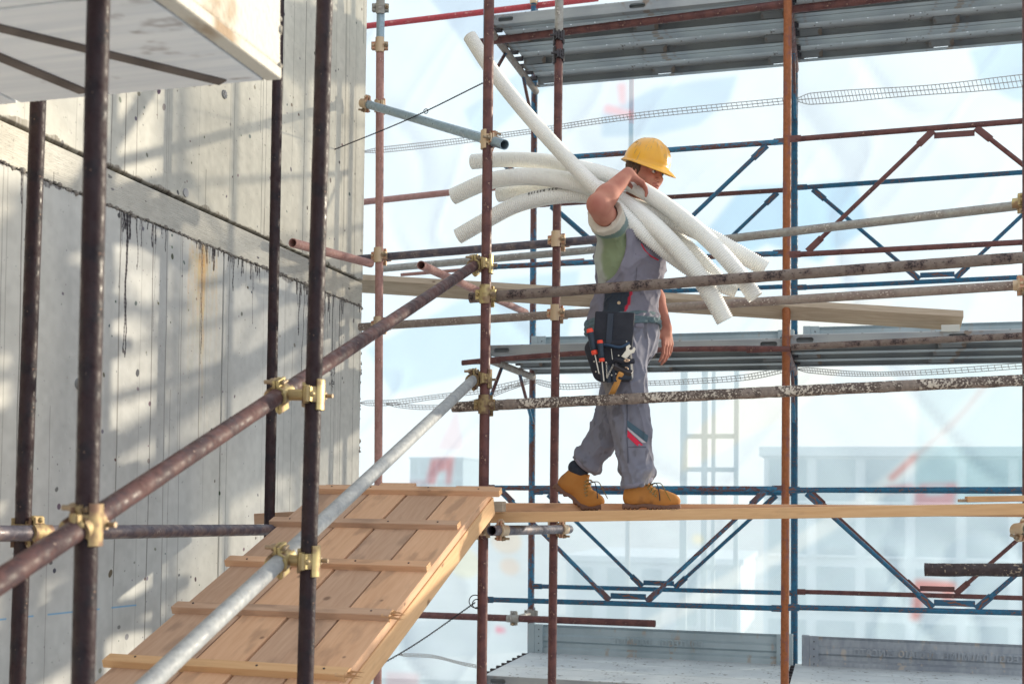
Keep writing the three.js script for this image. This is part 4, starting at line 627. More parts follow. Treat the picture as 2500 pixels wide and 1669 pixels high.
{
  const BASE = [-0.966, 6.937, -5.6], J = (p) => [p[0] - BASE[0], p[1] - BASE[1], p[2] - BASE[2]];
  const man = thing('worker', 'man in yellow hard hat walking along the plank with white hoses on his shoulder', 'person', BASE);
  const hipR = J([-1.012, 7.72, -5.535]), hipL = J([-1.006, 7.736, -5.665]), knR = J([-0.962, 7.317, -5.53]), knL = J([-1.074, 7.341, -5.69]), anR = J([-0.932, 7.033, -5.54]), anL = J([-1.268, 7.1, -5.69]);
  const wst = J([-1.017, 7.848, -5.6]), chs = J([-0.998, 8.138, -5.6]), nck = J([-0.98, 8.365, -5.61]), shR = J([-1.051, 8.284, -5.47]), shL = J([-0.968, 8.362, -5.77]), elR = J([-1.079, 8.332, -5.26]), wrR = J([-0.966, 8.506, -5.4]), elL = J([-0.931, 8.07, -5.85]), wrL = J([-0.84, 7.836, -5.8]), hd = J([-0.924, 8.57, -5.65]);
  // head axes
  const Fv = new THREE.Vector3(.85, -.17, .52).normalize(), Uv0 = new THREE.Vector3(.19, .98, .04), Sv = new THREE.Vector3().crossVectors(Fv, Uv0).normalize(), Uv = new THREE.Vector3().crossVectors(Sv, Fv);
  const HS = .96, toHead = (x, y, z) => { const a = (x - hd[0]) / HS, b = (y - hd[1]) / HS, c = (z - hd[2]) / HS; return [a * Fv.x + b * Fv.y + c * Fv.z, a * Uv.x + b * Uv.y + c * Uv.z, a * Sv.x + b * Sv.y + c * Sv.z]; };
  const fromHead = (f, u, s) => [hd[0] + HS * (f * Fv.x + u * Uv.x + s * Sv.x), hd[1] + HS * (f * Fv.y + u * Uv.y + s * Sv.y), hd[2] + HS * (f * Fv.z + u * Uv.z + s * Sv.z)];
  const headD = (x, y, z) => {
    const [f, u, s0] = toHead(x, y, z), s = Math.abs(s0);
    let d = ell(f, u, s, [-.012, .04, 0], [.097, .098, .076]);
    d = smin(d, ell(f, u, s, [.026, -.035, 0], [.066, .082, .06]), .03);
    d = smin(d, ell(f, u, s, [.066, -.092, 0], [.026, .024, .03]), .025);
    d = smin(d, ell(f, u, s, [.06, -.022, .034], [.028, .026, .022]), .02);      // cheekbones
    d = smin(d, cap(f, u, s, [.082, .026, .012], [.074, .022, .05], .011, .01), .014);   // brow
    d = smax(d, -ell(f, u, s, [.096, .006, .034], [.02, .0115, .018]), .012);     // eye hollows
    d = smin(d, cap(f, u, s, [.084, .012, 0], [.112, -.03, 0], .0085, .0125), .012);     // nose
    d = smin(d, ell(f, u, s, [.097, -.034, .012], [.011, .009, .008]), .006);
    d = smin(d, ell(f, u, s, [.083, -.058, 0], [.014, .0065, .024]), .006); d = smin(d, ell(f, u, s, [.082, -.07, 0], [.014, .0075, .02]), .006);
    d = smax(d, -ell(f, u, s, [.099, -.0635, 0], [.012, .0022, .022]), .003);
    d = smin(d, ell(f, u, s, [.078, .006, .032], [.0125, .0125, .0125]), .003);      // eyeballs with lids
    const ear = smax(ell(f, u, s, [-.012, -.006, .074], [.02, .033, .011]), -ell(f, u, s, [-.006, -.004, .085], [.01, .02, .006]), .006);
    return smin(d, ear, .006) * HS;
  };
  // hands: each finger a chain rooted in the palm
  function handD(w, dir, across, out, curl, s = 1) {   // dir: fingers, across: towards the thumb, out: back of the hand
    const D = V(dir).normalize(), A = V(across); A.addScaledVector(D, -A.dot(D)).normalize(); const N = new THREE.Vector3().crossVectors(D, A).normalize(); if (N.dot(V(out)) < 0) N.negate();
    const P = (l, a, n) => [w[0] + s * (D.x * l + A.x * a + N.x * n), w[1] + s * (D.y * l + A.y * a + N.y * n), w[2] + s * (D.z * l + A.z * a + N.z * n)], L = [];
    const fing = [[.034, [.046, .027, .021]], [.012, [.05, .031, .022]], [-.011, [.047, .028, .021]], [-.033, [.037, .021, .019]]];
    fing.forEach(([a, ls], i) => { let l = .094 - Math.abs(a - .01) * .25, n = 0, an = curl[0] + i * .05, p = P(l, a, n); L.push([P(.02, a * .6, 0), p, .0145 * s, .0115 * s]); ls.forEach((q, k) => { l += q * Math.cos(an); n -= q * Math.sin(an); const e = P(l, a * (1 + .05 * k), n); L.push([p, e, (.0098 - k * .0008) * s, (.009 - k * .001) * s]); p = e; an += curl[1]; }); });
    const t0 = P(.022, .03, -.006), t1 = P(.05, .054, -.018), t2 = P(.08, .062, -.028), t3 = P(.104, .06, -.034); L.push([t0, t1, .016 * s, .013 * s], [t1, t2, .0118 * s, .0105 * s], [t2, t3, .0105 * s, .0085 * s]);
    return (x, y, z) => { let palm = cap(x, y, z, P(0, 0, 0), P(.03, .0, 0), .024 * s, .026 * s), d = palm; for (let i = 0; i < 4; i++) d = smin(d, cap(x, y, z, ...L[i * 4]), .014); for (let i = 0; i < 4; i++) for (let k = 1; k < 4; k++) d = smin(d, cap(x, y, z, ...L[i * 4 + k]), .0035); for (let i = 16; i < 19; i++) d = smin(d, cap(x, y, z, ...L[i]), i === 16 ? .014 : .004); return d; };
  }
  const handR = handD(wrR, [.58, -.3, -.74], [-.5, .25, -.6], [.25, .85, .45], [.3, .42], .92);
  const handL = handD(wrL, [.13, -.97, .06], [-.5, -.1, .86], [.88, .1, .45], [.2, .3], .95);
  const torso = (x, y, z) => {
    let d = ell(x, y, z, [chs[0], chs[1], chs[2]], [.15, .2, .138]);
    d = smin(d, cap(x, y, z, [shR[0] + .02, shR[1], shR[2] - .03], [shL[0] - .01, shL[1], shL[2] + .03], .075, .075), .08);
    d = smin(d, ell(x, y, z, wst, [.142, .17, .128]), .1);
    d = smin(d, cap(x, y, z, [hipR[0], hipR[1] + .04, hipR[2]], [hipL[0], hipL[1] + .04, hipL[2]], .114, .114), .08);
    return smin(d, cap(x, y, z, nck, fromHead(-.02, -.05, 0), .062, .056), .05);
  };
  const mid = (a, b, t) => [mix(a[0], b[0], t), mix(a[1], b[1], t), mix(a[2], b[2], t)];
  const armR = (x, y, z) => smin(smin(cap(x, y, z, shR, elR, .062, .05), cap(x, y, z, mid(elR, wrR, .04), mid(elR, wrR, .3), .049, .05), .02), cap(x, y, z, mid(elR, wrR, .3), wrR, .05, .031), .02);
  const armL = (x, y, z) => smin(cap(x, y, z, shL, elL, .056, .046), smin(cap(x, y, z, elL, mid(elL, wrL, .35), .046, .047), cap(x, y, z, mid(elL, wrL, .35), wrL, .047, .03), .02), .02);
  const shR_ = mid(knR, anR, .84), shL_ = mid(knL, anL, .84);
  const legs = (x, y, z, e = 0) => { const r = smin(cap(x, y, z, hipR, knR, .092 + e, .062 + e), cap(x, y, z, knR, shR_, .056 + e, .042 + e), .03), l = smin(cap(x, y, z, hipL, knL, .092 + e, .062 + e), cap(x, y, z, knL, shL_, .056 + e, .042 + e), .03); return smin(r, l, .025); };
  const bodyD = (x, y, z) => { let d = torso(x, y, z); d = smin(d, armR(x, y, z), .045); d = smin(d, armL(x, y, z), .045); d = smin(d, legs(x, y, z), .04); d = smin(d, headD(x, y, z), .02); if (Math.hypot(x - wrR[0], y - wrR[1], z - wrR[2]) < .3) d = smin(d, handR(x, y, z), .014); if (Math.hypot(x - wrL[0], y - wrL[1], z - wrL[2]) < .3) d = smin(d, handL(x, y, z), .014); return d; };
  const skinC = (x, y, z) => {
    const n = fbm3(x * 60, y * 60, z * 60, 3), b = fbm3(x * 14, y * 14, z * 14, 3); let c = mix3([.5, .235, .17], [.4, .155, .115], clamp(.5 + b * 1.1 + n * .3));
    const [f, u, s0] = toHead(x, y, z), s = Math.abs(s0);
    if (Math.hypot(f, u, s) < .16) { c = mix3(c, [.42, .17, .13], Math.exp(-Math.pow(Math.hypot(f - .07, u + .03, s - .035) / .025, 2)) * .8); if (f > .07 && u < -.05 && u > -.08 && s < .026) c = [.36, .12, .1]; if (u > .019 && u < .03 && s > .01 && s < .054 && f > .06) c = [.11, .06, .035]; if (u < -.03 && f > -.02) c = mix3(c, [.26, .15, .11], .45 * (.5 + n)); }
    const el = Math.hypot(x - elR[0] - .0, y - elR[1] + .0, z - elR[2] - .03); c = mix3(c, [.3, .085, .075], Math.exp(-Math.pow(el / .036, 2)) * .8);
    return c;
  };
  const skin = new THREE.MeshPhysicalMaterial({ vertexColors: true, roughness: .72, specularIntensity: .35 });
  const box = (l, m) => { const a = [0, 1, 2].map((i) => Math.min(...l.map((p) => p[i])) - m), b = [0, 1, 2].map((i) => Math.max(...l.map((p) => p[i])) + m); return [a, b]; };
  { // one continuous body, finer grids at head and hands
    const regs = [box([fromHead(.02, .03, 0)], .165), [[Math.min(elR[0], wrR[0]) - .075, elR[1] - .09, wrR[2] - .16], [wrR[0] + .2, wrR[1] + .1, elR[2] + .08]], [wrL.map((v, i) => v - [.16, .23, .12][i]), wrL.map((v, i) => v + [.1, .24, .12][i])]];
    const inside = ([a, b]) => (x, y, z) => Math.max(a[0] - x, x - b[0], a[1] - y, y - b[1], a[2] - z, z - b[2]);
    const lo = box([hipR, hipL, knR, knL, anR, anL, elR, elL, wrR, wrL, hd], .3), all = [];
    const cut = regs.map(inside);
    all.push(nets((x, y, z) => { let d = bodyD(x, y, z); for (const c of cut) d = Math.max(d, -(c(x, y, z) + .008)); return d; }, lo[0], lo[1], .012, skinC));
    regs.forEach((r, i) => { const c = cut[i]; all.push(nets((x, y, z) => Math.max(bodyD(x, y, z), c(x, y, z)), r[0].map((v) => v - .01), r[1].map((v) => v + .01), i === 1 ? .0042 : .0036, skinC)); });
    part('body', merged(all), skin, man);
  }
  for (const s of [-1, 1]) { // eyes
    const e = part('eye', metricUV(new THREE.SphereGeometry(.0108, 16, 12)), new THREE.MeshStandardMaterial({ color: new THREE.Color().setRGB(.42, .38, .36), roughness: .3 }), man); e.position.set(...fromHead(.0805, .0045, s * .032));
    const look = new THREE.Vector3(...fromHead(.0905, .004, s * .031)).sub(e.position), ir = part('iris', metricUV(new THREE.SphereGeometry(.0068, 12, 8)), new THREE.MeshStandardMaterial({ color: new THREE.Color().setRGB(.05, .08, .12), roughness: .15 }), e); ir.position.copy(look.setLength(.0062));
  }
  const hairN = (x, y, z) => fbm3(x * 90, y * 30, z * 90, 3) * .006;
  part('hair', nets((x, y, z) => { const [f, u, s] = toHead(x, y, z); return smax(ell(f, u, s, [-.02, .03, 0], [.1, .105, .083]) * HS + hairN(x, y, z), Math.max(f - .028 + Math.max(0, -u) * .9, -u - .062), .01); }, ...box([hd], .16), .0045), new THREE.MeshStandardMaterial({ color: new THREE.Color().setRGB(.075, .04, .026), roughness: .8 }), man);
  // hard hat
  {
    const yel = new THREE.MeshPhysicalMaterial({ map: dataTex(256, 256, (u, v) => { const n = fbmT(u, v, 6, 6, 701, 5), q = fbmT(u, v, 40, 8, 703, 3), e = fbmT(u, v, 18, 18, 707, 3); return mix3(mix3([.8, .39, .008], [.68, .31, .012], .5 + n), [.3, .2, .08], (sst(.3, .42, q) * .5 + sst(.3, .45, e + n * .4) * .5)); }), roughness: .36, clearcoat: .4, clearcoatRoughness: .25 }), t0 = -.2;
    const K = (f, u, s) => { const c = Math.cos(t0), q = Math.sin(t0); return fromHead(-.004 + f * c - u * q * -1 * -1 * 1 * 1, .052 + u * c + f * q, s); };
    const NA = 72, prof = []; for (let i = 0; i <= 14; i++) prof.push([Math.cos(i / 14 * Math.PI / 2), Math.sin(i / 14 * Math.PI / 2)]);
    const pos = [], idx = []; const rows = [];
    const bump = (a, el) => { const side = Math.abs(Math.sin(a)), q = el; return .0045 * (Math.exp(-Math.pow((Math.abs(Math.sin(a) * Math.cos(el)) - .0) / .06, 2)) + Math.exp(-Math.pow((Math.abs(Math.sin(a) * Math.cos(el)) - .36) / .06, 2)) * .8) * sst(.15, .5, q); };
    const add = (fn) => { const s = pos.length / 3; for (let i = 0; i < NA; i++) { const a = i / NA * 2 * Math.PI; pos.push(...fn(a)); } rows.push(s); };
    const RF = .13, RU = .128, RS = .108, br = (a) => { const c = Math.cos(a); return .012 + .046 * Math.pow(Math.max(0, c), 1.6); };
    for (let i = 13; i >= 0; i--) { const el = i / 14 * Math.PI / 2; add((a) => { const b = bump(a, el), R = (r) => r + b; return K(R(RF) * Math.cos(el) * Math.cos(a), R(RU) * Math.pow(Math.sin(el), .92), R(RS) * Math.cos(el) * Math.sin(a)); }); }
    add((a) => { const w = br(a) * .5; return K((RF + w) * Math.cos(a), -.006 - .004 * Math.max(0, Math.cos(a)), (RS + w * .8) * Math.sin(a)); });
    add((a) => { const w = br(a); return K((RF + w) * Math.cos(a), -.012 - .014 * Math.max(0, Math.cos(a)), (RS + w * .8) * Math.sin(a)); });
    add((a) => { const w = br(a); return K((RF + w) * Math.cos(a), -.0165 - .014 * Math.max(0, Math.cos(a)), (RS + w * .8) * Math.sin(a)); });
    add((a) => { const w = br(a) * .5; return K((RF + w) * Math.cos(a), -.0105 - .004 * Math.max(0, Math.cos(a)), (RS + w * .8) * Math.sin(a)); });
    for (let i = 0; i <= 13; i++) { const el = i / 14 * Math.PI / 2; add((a) => K((RF - .005) * Math.cos(el) * Math.cos(a), (RU - .005) * Math.pow(Math.sin(el), .92) - .003, (RS - .005) * Math.cos(el) * Math.sin(a))); }
    for (let j = 0; j < rows.length - 1; j++) for (let i = 0; i < NA; i++) { const a = rows[j] + i, b = rows[j] + (i + 1) % NA, c = rows[j + 1] + i, d = rows[j + 1] + (i + 1) % NA; idx.push(a, b, c, b, d, c); }
    for (const [row, h, fl] of [[rows[0], RU + .004, 0], [rows[rows.length - 1], RU - .008, 1]]) { const c = pos.length / 3; pos.push(...K(0, h, 0)); for (let i = 0; i < NA; i++) fl ? idx.push(row + i, row + (i + 1) % NA, c) : idx.push(row + (i + 1) % NA, row + i, c); }
    const g = new THREE.BufferGeometry(); g.setAttribute('position', new THREE.Float32BufferAttribute(pos, 3)); g.setAttribute('uv', new THREE.Float32BufferAttribute(Float32Array.from({ length: pos.length / 3 * 2 }, (_, i) => i % 2 ? Math.floor((i >> 1) / NA) / 33 : Math.abs(((i >> 1) % NA) / NA * 2 - 1)), 2)); g.setIndex(idx); g.computeVertexNormals();
    const hat = part('hard_hat', g, yel, man);
    const bandPts = []; for (let i = 0; i < 40; i++) { const a = i / 40 * 2 * Math.PI; bandPts.push(V(K((RF - .02) * Math.cos(a), -.006, (RS - .018) * Math.sin(a)))); }
    part('headband', new THREE.TubeGeometry(new THREE.CatmullRomCurve3(bandPts, true), 60, .009, 6, true), new THREE.MeshStandardMaterial({ color: new THREE.Color().setRGB(.42, .33, .22), roughness: .9 }), hat);
    const slotM = new THREE.MeshStandardMaterial({ color: new THREE.Color().setRGB(.12, .06, .01), roughness: .8 });
    for (const [a, e] of [[2.05, .75], [2.05, .68], [1.9, .75], [1.9, .68]]) { const q = part('vent', rbox(.009, .0022, .0022, .0008), slotM, hat); const P = V(K((RF + .001) * Math.cos(e) * Math.cos(a), (RU + .001) * Math.sin(e), (RS + .001) * Math.cos(e) * Math.sin(a))); q.position.copy(P); q.lookAt(new THREE.Vector3(hd[0], hd[1] + .02, hd[2])); }
  }
  // clothing
  const rid = (v) => Math.pow(1 - Math.min(1, Math.abs(v) * 3.2), 2);
  const wr = (x, y, z, k = 1) => k * (.012 * fbm3(x * 9 + y * 5, y * 5 - x * 4, z * 9, 3) + .004 * fbm3(x * 30, y * 14, z * 30, 2) - .011 * rid(fbm3(x * 7 + y * 4 + 3, y * 6 - x * 5, z * 7 + 9, 2)) - .006 * rid(fbm3(x * 15 - y * 9, y * 9 + x * 8 + 5, z * 14, 2)));
  const fold = (x, y, z) => .004 * Math.sin((y * 46 + x * 22 + 3 * fbm3(x * 7, y * 5, z * 7, 2)) * 1);
  const slv = mid(shR, elR, .56), sdir = [elR[0] - shR[0], elR[1] - shR[1], elR[2] - shR[2]], sl = Math.hypot(...sdir);
  const along = (x, y, z) => ((x - shR[0]) * sdir[0] + (y - shR[1]) * sdir[1] + (z - shR[2]) * sdir[2]) / sl;
  const shirtD = (x, y, z) => { const t = smax(torso(x, y, z) - .007, Math.max(y - nck[1] - .03, wst[1] - .03 - y), .01), al = along(x, y, z); let s = smax(cap(x, y, z, shR, elR, .082, .084), al - sl * .52, .006); s = smax(s, -smax(armR(x, y, z) - .004, -(al - sl * .3), .004), .004); const s2 = smax(cap(x, y, z, shL, elL, .075, .072), y * 0 + ((x - shL[0]) * (elL[0] - shL[0]) + (y - shL[1]) * (elL[1] - shL[1]) + (z - shL[2]) * (elL[2] - shL[2])) / Math.hypot(elL[0] - shL[0], elL[1] - shL[1], elL[2] - shL[2]) - .16, .008); return smin(smin(t, s, .05), s2, .04) + wr(x, y, z, .7); };
  const gC = J([-1.026, 8.136, -5.5]);
  const shirtC = (x, y, z) => { const q = Math.hypot((x - gC[0]) / .092, (y - gC[1]) / .17), n = fbm3(x * 20, y * 20, z * 20, 3); let c = mix3([.22, .27, .16], [.38, .4, .37], sst(.72, 1.02, q + n * .2)); const al = along(x, y, z); if (al > sl * .34 && y > shR[1] - .14) c = [.55, .5, .42]; if (al > sl * .2 && al < sl * .34 && y > shR[1] - .12 && z > shR[2] - .05) c = mix3(c, [.1, .17, .18], .7); return c; };
  const shirtLo = box([shR, shL, chs, wst, slv], .26);
  part('t_shirt', nets(shirtD, shirtLo[0], shirtLo[1], .0068, shirtC), new THREE.MeshStandardMaterial({ vertexColors: true, roughness: .95 }), man);
  const vestD = (x, y, z) => {
    let d = torso(x, y, z) - .018 + wr(x, y, z, 1.1) - .009 * rid(fbm3(x * 10 - y * 6, y * 5 + x * 6, z * 10 + 6, 2)) - .006 * Math.exp(-Math.pow((y - wst[1] - .07) / .05, 2)) * Math.sin(x * 60 + z * 40 + y * 20);
    d = smax(d, Math.max(y - (shR[1] - .03), wst[1] - .06 - y), .01);
    const ax = J([-1.14, 8.234, -5.6])[0], ay = J([-1.14, 8.2, -5.6])[1]; const hole = Math.hypot((x - ax) / .165, (y - ay) / .2) - 1; return z > chs[2] - .02 ? smax(d, -hole * .15, .008) : d;
  };
  const plac = J([-1.073, 7.946, -5.6])[0], placB = J([-0.971, 7.942, -5.6])[0], pipe = J([-0.881, 8.182, -5.6]);
  const vestC = (x, y, z) => { const n = fbm3(x * 40, y * 40, z * 40, 2) * .02; let c = [.2 + n, .19 + n, .235 + n]; const yy = y - wst[1]; const edge = placB - .16 * Math.max(0, .06 - yy) + .1 * yy; if (z > wst[2] + .03 && yy < .12) { if (x > plac - .015 && x < edge) c = [.035, .045, .062]; if (Math.abs(x - edge) < .0065) c = [.5, .02, .05]; } return c; };
  const vLo = box([shR, shL, chs, wst], .24);
  const vest = part('bib_overall', nets(vestD, vLo[0], vLo[1], .0068, vestC), new THREE.MeshStandardMaterial({ vertexColors: true, roughness: .9 }), man, 'grey bib top with dark side opening');
  { const surf = (p) => { let q = [...p]; for (let i = 0; i < 40; i++) { const d = vestD(...q); if (d < .002) break; q[2] -= d * .7; } return q; };
    const b = part('button', xf(metricUV(new THREE.CylinderGeometry(.008, .008, .006, 14)), 0, 0, 0, Math.PI / 2), M.brassDull, vest); b.position.set(...surf(J([-1.01, 7.909, -5.39])));
    const pp = [[1476,558],[1484,570],[1496,580],[1510,586],[1521,587]]; const P3 = [[-0.909, 8.189, -5.42], [-0.894, 8.16, -5.42], [-0.871, 8.136, -5.42], [-0.851, 8.125, -5.42], [-0.837, 8.12, -5.42]].map((q) => V(surf(J(q))));
    part('red_piping', new THREE.TubeGeometry(new THREE.CatmullRomCurve3(P3), 24, .0032, 6), new THREE.MeshStandardMaterial({ color: new THREE.Color().setRGB(.55, .02, .05), roughness: .8 }), vest);
    const s2 = [[-0.933, 8.139, -5.41], [-0.929, 8.073, -5.41], [-0.936, 8.002, -5.41], [-0.942, 7.968, -5.41]].map((q) => V(surf(J(q)))); part('seam', new THREE.TubeGeometry(new THREE.CatmullRomCurve3(s2), 20, .0014, 5), new THREE.MeshStandardMaterial({ color: new THREE.Color().setRGB(.1, .1, .13), roughness: 1 }), vest);
  }
  const lseg = (x, y, z, a, b) => ((x - a[0]) * (b[0] - a[0]) + (y - a[1]) * (b[1] - a[1]) + (z - a[2]) * (b[2] - a[2])) / Math.pow(Math.hypot(b[0] - a[0], b[1] - a[1], b[2] - a[2]), 2);
  const trouD = (x, y, z) => {
    const kr = mid(knR, anR, .5), bulge = [anR[0] - .002, anR[1] + .085, anR[2]];
    let r = smin(cap(x, y, z, hipR, knR, .106, .079), cap(x, y, z, knR, bulge, .078, .071), .03); r = smin(r, cap(x, y, z, bulge, [anR[0] + .002, anR[1] + .0, anR[2]], .071, .066), .02);
    const bl = mid(knL, anL, .72), upL = [knL[0] - .01, knL[1], knL[2]];
    let l = smin(cap(x, y, z, hipL, upL, .103, .076), cap(x, y, z, upL, bl, .075, .063), .03); l = smin(l, cap(x, y, z, bl, mid(knL, anL, .98), .062, .06), .02);
    const tR = lseg(x, y, z, knR, anR), tL = lseg(x, y, z, knL, anL);
    r += .008 * Math.sin(tR * 20 + x * 26 + 4 * fbm3(x * 8, y * 6, z * 8, 2)) * sst(.35, .75, tR) + .006 * Math.sin(y * 34 + x * 42) * Math.exp(-Math.pow((y - knR[1]) / .09, 2));
    l += .008 * Math.sin(tL * 18 - x * 20 + 4 * fbm3(x * 8, y * 6, z * 8, 2)) * sst(.35, .8, tL) + .006 * Math.sin(y * 34 - x * 36) * Math.exp(-Math.pow((y - knL[1]) / .09, 2));
    r = smax(r, (tR - .905) * .28, .01); r = smax(r, -(cap(x, y, z, mid(knR, anR, .8), mid(knR, anR, 1.3), .056, .058)), .006);
    l = smax(l, (tL - .75) * .28, .01); l = smax(l, -(cap(x, y, z, mid(knL, anL, .7), mid(knL, anL, 1.3), .05, .052)), .006);
    let d = smin(r, l, .02); const pel = torso(x, y, z) - .017; d = smin(d, smax(pel, y - wst[1] - .02, .01), .05);
    d = smax(d, y - (wst[1] + .0), .008);
    return d + wr(x, y, z, .8) - .011 * rid(fbm3(x * 13 + y * 4, y * 3.4, z * 13 + 2, 2)) + .007 * Math.sin(x * 55 - y * 26 + z * 20) * Math.exp(-Math.pow((y - hipR[1] + .06) / .08, 2)) * .6;
  };
  const pA = J([-1.012, 7.369, -5.6])[0], trouC = (x, y, z, n) => {
    const k = fbm3(x * 40, y * 40, z * 40, 2) * .02; let c = [.18 + k, .182 + k, .228 + k]; const dust = fbm3(x * 9, y * 7, z * 9, 4), low = fbm3(x * 30 + 4, y * 22, z * 30, 3); c = mix3(c, [.33, .3, .27], sst(.12, .4, dust) * .5); return mix3(c, [.08, .075, .085], sst(.22, .4, low) * .5);
  };
  const tLo = box([hipR, hipL, knR, knL, anR, anL, wst], .17);
  const trou = part('trousers', nets(trouD, tLo[0], tLo[1], .0068, trouC), new THREE.MeshStandardMaterial({ vertexColors: true, roughness: .92 }), man);
  { // pocket stripes lie on the outer side of the near leg
    const surf = (p, off) => { let q = [...p]; for (let i = 0; i < 60; i++) { const d = trouD(...q); if (d < off) break; q[2] -= d * .6; } return q; };
    const ribbon = (A, B, w0, w1, mat, nm) => { // two edge polylines
      const n = 16, pos = [], uv = [], idx = []; for (let lay = 0; lay < 2; lay++) for (let i = 0; i <= n; i++) for (let e = 0; e < 2; e++) { const a = mid(A[0], A[1], i / n), b = mid(B[0], B[1], i / n), q = surf(e ? b : a, .004); pos.push(q[0], q[1], q[2] + (lay ? -.004 : 0)); uv.push(i / n, e); }
      const m = 2 * (n + 1); for (let i = 0; i < n; i++) { const a = i * 2; idx.push(a, a + 1, a + 2, a + 1, a + 3, a + 2, m + a, m + a + 2, m + a + 1, m + a + 1, m + a + 2, m + a + 3, a, a + 2, m + a, a + 2, m + a + 2, m + a, a + 1, m + a + 1, a + 3, a + 3, m + a + 1, m + a + 3); }
      const g = new THREE.BufferGeometry(); g.setAttribute('position', new THREE.Float32BufferAttribute(pos, 3)); g.setAttribute('uv', new THREE.Float32BufferAttribute(uv, 2)); g.setIndex(idx); g.computeVertexNormals(); part(nm, g, mat, trou); };
    const mm = (c) => new THREE.MeshStandardMaterial({ color: new THREE.Color().setRGB(...c), roughness: .85, side: THREE.DoubleSide });
    ribbon([J([-0.966, 7.357, -5.41]), J([-0.873, 7.287, -5.41])], [J([-0.965, 7.326, -5.41]), J([-0.879, 7.255, -5.41])], 0, 0, mm([.06, .11, .15]), 'dark_stripe');
    ribbon([J([-0.965, 7.312, -5.41]), J([-0.895, 7.241, -5.41])], [J([-0.965, 7.279, -5.41]), J([-0.92, 7.237, -5.41])], 0, 0, mm([.6, .02, .06]), 'red_stripe');
    ribbon([J([-0.965, 7.324, -5.41]), J([-0.881, 7.253, -5.41])], [J([-0.965, 7.314, -5.41]), J([-0.899, 7.251, -5.41])], 0, 0, mm([.45, .43, .46]), 'pale_stripe');
    const sm = mm([.1, .1, .13]); ribbon([J([-0.969, 7.452, -5.41]), J([-0.966, 7.158, -5.41])], [J([-0.965, 7.452, -5.41]), J([-0.962, 7.158, -5.41])], 0, 0, sm, 'side_seam'); ribbon([J([-0.965, 7.233, -5.41]), J([-0.883, 7.235, -5.41])], [J([-0.965, 7.229, -5.41]), J([-0.883, 7.231, -5.41])], 0, 0, sm, 'pocket_seam');
  }
  // turned up hems
  const hem = (a, b, t, R, tiltK) => { const D = V(b).sub(V(a)).normalize(), u = new THREE.Vector3(0, 0, 1), v = new THREE.Vector3().crossVectors(D, u).normalize(), C = V(mid(a, b, t)), pts = []; for (let i = 0; i < 24; i++) { const q = i / 24 * Math.PI * 2, rr = R * (1 + .06 * Math.sin(q * 3 + t)); pts.push(C.clone().addScaledVector(u, Math.cos(q) * rr).addScaledVector(v, Math.sin(q) * rr).addScaledVector(D, .014 * Math.sin(q + tiltK))); } const g = new THREE.TubeGeometry(new THREE.CatmullRomCurve3(pts, true), 60, .013, 8, true), c = new Float32Array(g.attributes.position.count * 3); for (let i = 0; i < c.length; i += 3) { c[i] = .2; c[i + 1] = .188; c[i + 2] = .235; } g.setAttribute('color', new THREE.BufferAttribute(c, 3)); part('turned_hem', g, trou.material, trou); };
  hem(knR, anR, .885, .064, 1); hem(knL, anL, .735, .058, 2);
  // boots
  const tan = new THREE.MeshStandardMaterial({ map: dataTex(256, 256, (u, v) => { const n = fbmT(u, v, 5, 5, 501, 5), d = fbmT(u, v, 12, 12, 507, 4); return mix3(mix3([.47, .2, .04], [.36, .14, .03], .5 + n), [.18, .08, .03], sst(.25, .5, d) * .7); }), roughness: .85 });
  const soleM = new THREE.MeshStandardMaterial({ color: new THREE.Color().setRGB(.16, .085, .062), roughness: .8 }), navy = new THREE.MeshStandardMaterial({ color: new THREE.Color().setRGB(.02, .026, .042), roughness: .9 }), lace = new THREE.MeshStandardMaterial({ color: new THREE.Color().setRGB(.2, .13, .025), roughness: .9 });
  function boot(origin, ax, scale, flex) {   // x to the toe, y up, z to the near side; heel at x = 0; flex lifts everything behind the ball
    const BX = .195, cs = Math.cos(flex), sn = Math.sin(flex);
    const loc = (x, y, z) => { const a = (x - origin[0]) / scale, b = (y - origin[1]) / scale, c = (z - origin[2]) / scale; return [a * ax[0] - c * ax[1], b, a * ax[1] + c * ax[0]]; };
    const back = ([x, y, z]) => { const u = x - BX, q = y - .012; return [BX + u * cs - q * sn, .012 + u * sn + q * cs, z]; };
    const wor = ([x, y, z]) => [origin[0] + scale * (x * ax[0] + z * ax[1]), origin[1] + scale * y, origin[2] + scale * (-x * ax[1] + z * ax[0])];
    const fwd = ([x, y, z], rear = true) => { if (!rear) return wor([x, y, z]); const u = x - BX, q = y - .012; return wor([BX + u * cs + q * sn, .012 - u * sn + q * cs, z]); };
    const toeU = (x, y, z) => smax(ell(x, y, z, [.215, .045, 0], [.085, .052, .05]), -(y - .024), .008);
    const rearU = (x, y, z) => { let d = ell(x, y, z, [.055, .06, 0], [.058, .06, .043]); d = smin(d, cap(x, y, z, [.08, .06, 0], [.2, .046, 0], .045, .043), .03); d = smin(d, cap(x, y, z, [.058, .07, 0], [.064, .17, 0], .05, .056), .03); d = smin(d, cap(x, y, z, [.1, .12, 0], [.18, .066, 0], .032, .03), .03); return smax(smax(d, -(y - .024), .008), y - .15 - .4 * (x - .07), .006); };
    const upper = (X, Y, Z) => { const p = loc(X, Y, Z), q = back(p); return (smin(toeU(...(flex ? p : q)), Math.max(rearU(...q), flex ? q[0] - BX - .03 : -9), .035) + .0022 * fbm3(p[0] * 40, p[1] * 40, p[2] * 40, 2) + .003 * Math.sin(q[0] * 120) * Math.exp(-Math.pow((q[0] - .185) / .03, 2)) * sst(.05, .08, q[1])) * scale; };
